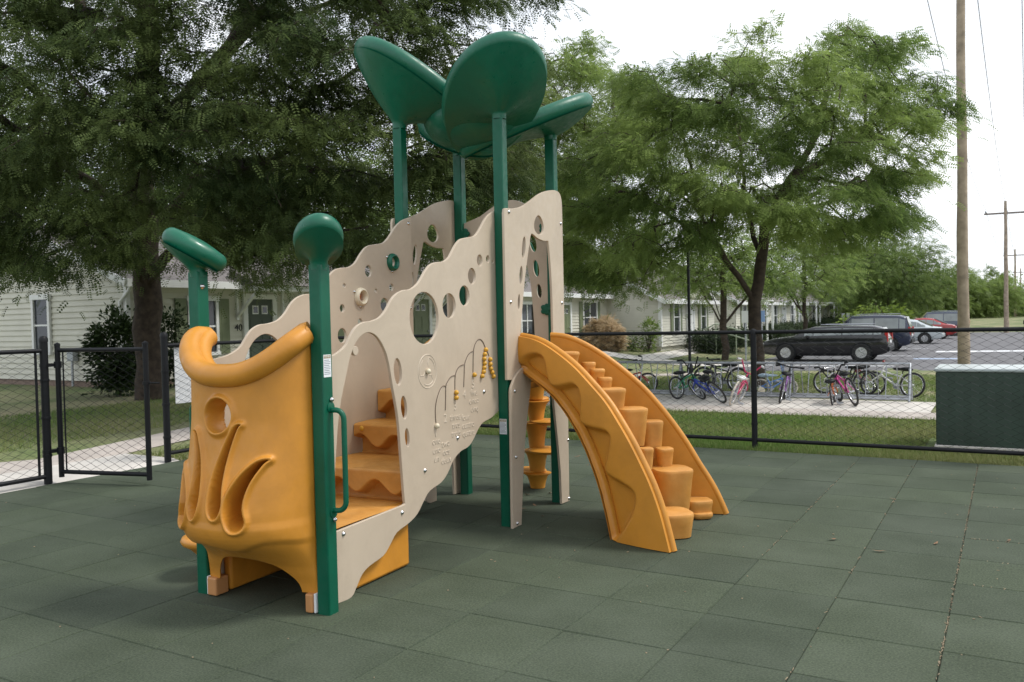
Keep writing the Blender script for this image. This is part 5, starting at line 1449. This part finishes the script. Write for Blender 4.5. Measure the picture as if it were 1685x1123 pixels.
# a third locust behind the tower
rg = np.random.default_rng(31)
b3 = pt(880, 585, 27); b3[2] = ter(b3[0], b3[1])-.03
f3_ = pt(884, 470, 27)
limbs = [[b3, f3_, pt(895, 330, 27), pt(930, 180, 27)], [f3_, pt(830, 360, 27), pt(780, 260, 27)], [pt(895, 330, 27), pt(980, 260, 26.5), pt(1020, 180, 26)]]
c3 = pt(900, 260, 27)
OUT3 = [(760, 250), (800, 150), (880, 90), (910, 45), (960, 60), (985, 100), (1030, 130), (1060, 200), (1070, 330), (1050, 410), (960, 445), (840, 440), (770, 400)]
C3 = pads(OUT3, 27, 4.4, 130, .7, 6, .65, rg, .5, 2.1)
tree("paler honey locust standing behind the tower", b3, limbs, C3, c3, L_mid, .23, 38, .28, rg, .15, PIN5, group="honey locust trees", tint=np.clip(.62+rg.normal(size=len(C3))*.18, 0, 1), step=.4)

def small_tree(label, px, py, depth, hgt, rad, seed, leafm=L_far, n=90, nper=34, group="trees beyond the car park", leaf=.3, trunk=.25, tmpl=PIN_BIG, rr=.12, low=.28, tint=.5):
    rg = np.random.default_rng(seed); b = pt(px, py, depth); z = ter(b[0], b[1]); b[2] = z-.05
    c = b+np.array([0, 0, hgt*.6]); up = np.array([0, 0, 1.0])
    f = b+up*hgt*trunk
    limbs = [[b, f, b+up*hgt*.8]]+[[f, f+np.array([math.cos(a)*rad*.5, math.sin(a)*rad*.5, hgt*.25])] for a in (.4, 2.3, 4.2)]
    C = crown_points(c, (rad, rad, hgt*.44), n, rg, .25, rad*.14, -1, .28, keep=lambda p: p[2] > z+hgt*low)
    return tree(label, b, limbs, C, c, leafm, leaf, nper, rad*.16, rg, rr, tmpl, group, None, rad*.18, .012, np.clip(tint+rg.normal(size=len(C))*.2, 0, 1), .2, .6)
small_tree("small forked tree on the lawn before the far terrace", 1192, 560, 38, 6.2, 2.5, 41, L_mid, 120, 34, tint=.5, rr=.16, low=.53)
small_tree("young tree with a thin trunk beside the black car", 1325, 553, 45, 6.8, 2.8, 42, L_mid, 120, 34, tint=.55, low=.50)
small_tree("round leafy tree standing behind the far end of the terrace", 1418, 534, 100, 9.6, 5.2, 43, L_far, 120, 40, leaf=.5, tint=.6, low=.15)
small_tree("tall full tree at the right of the grove behind the parked cars", 1462, 537, 74, 8.4, 4.6, 44, L_far, 150, 44, leaf=.45, low=.08, tint=.4)
small_tree("broad tree in the middle of the grove behind the navy car", 1420, 537, 84, 9.0, 5.5, 45, L_far, 150, 44, leaf=.5, low=.1, tint=.55)
small_tree("low lime green bush behind the white saloon", 1440, 530, 62, 2.4, 2.6, 46, L_lime, 60, 40, leaf=.3, trunk=.1, low=.05, tmpl=SIMP)
small_tree("loose tree left of the tall utility pole", 1556, 529, 118, 6.9, 4.4, 47, L_far, 110, 40, leaf=.7, low=.05, tint=.7)
small_tree("pale tree right of the tall utility pole", 1612, 528, 122, 5.4, 5.5, 48, L_far, 110, 40, leaf=.7, low=.03, tint=.75)
small_tree("slender tree poking above the hedge line on the horizon", 1634, 528, 140, 6.8, 2.4, 49, L_far, 60, 30, leaf=.7, low=.45, tint=.6)
small_tree("dense round tree near the right edge of the horizon", 1672, 528, 134, 4.3, 7.0, 50, L_far, 110, 40, leaf=.75, low=.02, tint=.55)
small_tree("tree far behind the house seen past the tower posts", 700, 560, 46, 10.5, 6.0, 51, L_far, 200, 46, leaf=.45, low=.25, tint=.45)
small_tree("tall tree behind the first house roof on the far left", 120, 560, 44, 13, 7.0, 52, L_far, 240, 46, leaf=.5, low=.2, tint=.3)
small_tree("tall tree behind the first house roof, right of its neighbour", 420, 560, 50, 13.5, 7.0, 53, L_far, 240, 46, leaf=.5, low=.2, tint=.35)
# distant wood: one mass
rg = np.random.default_rng(60)
Cw = []
for k in range(520):
    x = rg.uniform(1380, 2300); d = rg.uniform(150, 215); p = pt(x, 530, d); Cw.append([p[0], p[1], ter(p[0], p[1])+abs(rg.normal())*1.5+.3])
for k in range(260):
    x = rg.uniform(-700, 1000); d = rg.uniform(110, 170); p = pt(x, 530, d); Cw.append([p[0], p[1], ter(p[0], p[1])+abs(rg.normal())*3.6+.4])
Cw = np.array(Cw)
wd = foliage("far_woodland", Cw, rg.normal(size=Cw.shape), 90, 1.9, 1.15, SIMP, L_far, None, rg, np.clip(.5+rg.normal(size=len(Cw))*.25, 0, 1), .1, .8)
tag(wd, "belt of woodland along the horizon", kind='stuff')

def shrub(name, label, p, rx, ry, rz_, n, nper, leaf, m, seed, tmpl=SIMP, cat="shrub", group=None, box=False, tint=.5, stem=True):
    rg = np.random.default_rng(seed); z = ter(p[0], p[1]); root = empty(name, (p[0], p[1], z)); tag(root, label, cat, group)
    if box: C = np.c_[rg.uniform(-rx, rx, n), rg.uniform(-ry, ry, n), rg.uniform(.05, rz_, n)]
    else:
        C = crown_points((0, 0, rz_*.52), (rx, ry, rz_*.52), n, rg, .3, .04, -1, .18, keep=lambda q: q[2] > .02)
    o = outward_of(C.copy()+1e-4, (0, 0, rz_*.3))
    foliage("leaves", C, o, nper, .10 if not box else .16, leaf, tmpl, m, root, rg, np.clip(tint+rg.normal(size=len(C))*.2, 0, 1), .05, .9)
    if stem:
        g = MB()
        for q in range(9):
            a = q*.7; g.tube([(0, 0, -.02), (.3*rx*math.cos(a), .3*ry*math.sin(a), rz_*.4), (.75*rx*math.cos(a), .75*ry*math.sin(a), rz_*.75)], [.02, .014, .005], 5)
        g.build("stems", M['bark'], root)
    return root
shrub("shrub", "tall dark green shrub at the house corner left of the big trunk", pt(198, 640, 18.4), .58, .6, 1.75, 120, 40, .12, L_bush, 71)
shrub("shrub", "dark shrub tucked against the house front right of the big trunk", pt(275, 630, 20.5), .55, .6, 1.7, 80, 36, .11, L_bush, 72)
db = on_ter(996, 577)
shrub("shrub", "round dry straw-brown shrub below the double window", pt(996, 573, 42), .85, .85, 1.35, 150, 60, .20, L_dry, 73, PIN_BIG, tint=.55)
shrub("shrub", "thin upright green shrub against the wing wall", pt(1068, 575, 42.5), .45, .4, 1.55, 34, 18, .16, L_mid, 74)
shrub("shrub", "small low green shrub beside the dry brown one", pt(1041, 576, 42.5), .35, .35, .75, 22, 16, .14, L_mid, 75)
def hedge(label, px, py, dep, lx, ly_, h, seed, rz=0):
    o = shrub("hedge", label, pt(px, py, dep), lx, ly_, h, int(90*max(1, lx*ly_)), 60, .13, L_hedge, seed, cat="hedge", group="clipped hedges before the terraces", box=True, stem=False); o.rotation_euler.z = rz; return o
hedge("dark clipped hedge behind the ramp railing", 1176, 568, 44.5, .9, 1.6, 1.05, 81)
hedge("low clipped hedge behind the forked trunk", 1222, 566, 52, .8, 2.5, .9, 82)
hedge("long clipped hedge in front of the far terrace", 1300, 556, 66, .9, 7.5, 1.0, 83)
hedge("clipped hedge at the far end of the terrace", 1362, 548, 80, 1.2, 6, 1.2, 84)

# ------------------------------------------------------------------ grass and litter
rg = np.random.default_rng(91)
def grass(name, label, N, region, h, m, dens=None):
    P = region(N); n = len(P)
    a = rg.uniform(0, 6.28, n); hh = h*rg.uniform(.45, 1.3, n); w = .0045+.004*rg.uniform(size=n)
    lean = rg.normal(size=(n, 2))*.45*hh[:, None]
    z = np.array([ter(x, y) for x, y in P])-.03
    b = np.c_[P, z]; s = np.c_[np.cos(a)*w, np.sin(a)*w, np.zeros(n)]
    tip = b+np.c_[lean, hh]
    V = np.stack([b-s, b+s, tip], 1).reshape(-1, 3); Q = np.arange(n*3).reshape(-1, 3)
    q = .5+.45*np.sin(P[:, 0]*1.1+1.7*np.sin(P[:, 1]*.9))*np.sin(P[:, 1]*1.6+P[:, 0]*.4)+rg.normal(size=n)*.22
    o = mesh_obj(name, np_mesh(name, V, Q, np.clip(q, 0, 1)), m); tag(o, label, kind='stuff'); return o
L_grass = leaf_mat("grass_blade", (.13, .225, .050), (.29, .30, .13), .38)
def reg1(N):
    y = 8.94+rg.uniform(size=N)**1.4*3.4; x = rg.uniform(-8, 3.0, N); k = ~((x > -.78) & (x < 1.3) & (y > 9.68) & (y < 10.7)); return np.c_[x, y][k]
grass("grass", "mown grass strip between the fence and the path", 90000, reg1, .065, L_grass)
def reg2(N):
    x = -7.68-rg.uniform(size=N)**1.3*7; y = rg.uniform(2, 15, N)
    k = ~((x > -9.35) & (y > 3.85) & (y < 6.1)) & ~((np.abs(x+9.3+.12*(y-5)) < .95))
    return np.c_[x, y][k]
grass("grass", "thin shaded grass between the fence and the house", 60000, reg2, .06, L_grass)
def reg3(N):
    x = rg.uniform(-11, 5, N); y = rg.uniform(14.9, 29, N); k = ~((x < -8.2) & (y > 20)); return np.c_[x, y][k]
grass("grass", "patchy dry grass beyond the bike rack", 60000, reg3, .07, L_grass)
# chips caught in the tile joints
g = MB(); random.seed(5)
for k in range(420):
    if random.random() < .78:
        i = random.choice([2, 3, 3, 3, 3, 1]); x = GX0+i*TS+random.gauss(0, .0022); y = random.uniform(2.2, 8.7)
        if i == 1: y = random.uniform(5, 8.5)
    else:
        j = random.choice([-2, 0, 1, 2, 3, 5]); y = GY0+j*TS+random.gauss(0, .006); x = random.uniform(-.3, 1.2)
    g.box((x, y, .0015), (random.uniform(.002, .0035), random.uniform(.006, .030), .002), rz=random.gauss(0, .3))
for k in range(160):
    x = random.uniform(-7.4, 1.5); y = random.uniform(2.2, 8.8)
    g.box((x, y, .0025), (random.uniform(.003, .007), random.uniform(.004, .014), .003), rz=random.uniform(0, 3))
tag(g.build("litter", M['straw']), "straw-coloured chips caught in the tile joints", kind='stuff')
def curl_leaf():
    g = MB(); P = [(-.05, 0, .004), (-.025, .012, .010), (0, .015, .006), (.03, .010, .012), (.055, 0, .018), (.03, -.010, .010), (0, -.014, .004), (-.025, -.010, .008)]
    g.add(P, [(0, 1, 7), (1, 2, 6, 7), (2, 3, 5, 6), (3, 4, 5)]); return g.mesh("dry_leaf")
lm = curl_leaf()
leaf_spots = [(1370, 888), (1447, 908), (1540, 895), (1500, 768), (868, 815), (880, 832), (860, 838), (905, 812), (893, 850), (968, 766), (950, 752), (1660, 890), (1470, 822)]
for k, (px, py) in enumerate(leaf_spots):
    p = on_z(px, py, .004); o = mesh_obj("dry_leaf", lm, M['leafbrown']); o.location = p; o.rotation_euler = (random.uniform(-.15, .15), random.uniform(-.15, .15), random.uniform(0, 6.28)); s = random.uniform(.45, .8); o.scale = (s, s, s)
    tag(o, "curled brown dry leaf lying on the green rubber tiles", "leaf", "dry leaves on the rubber tiles")
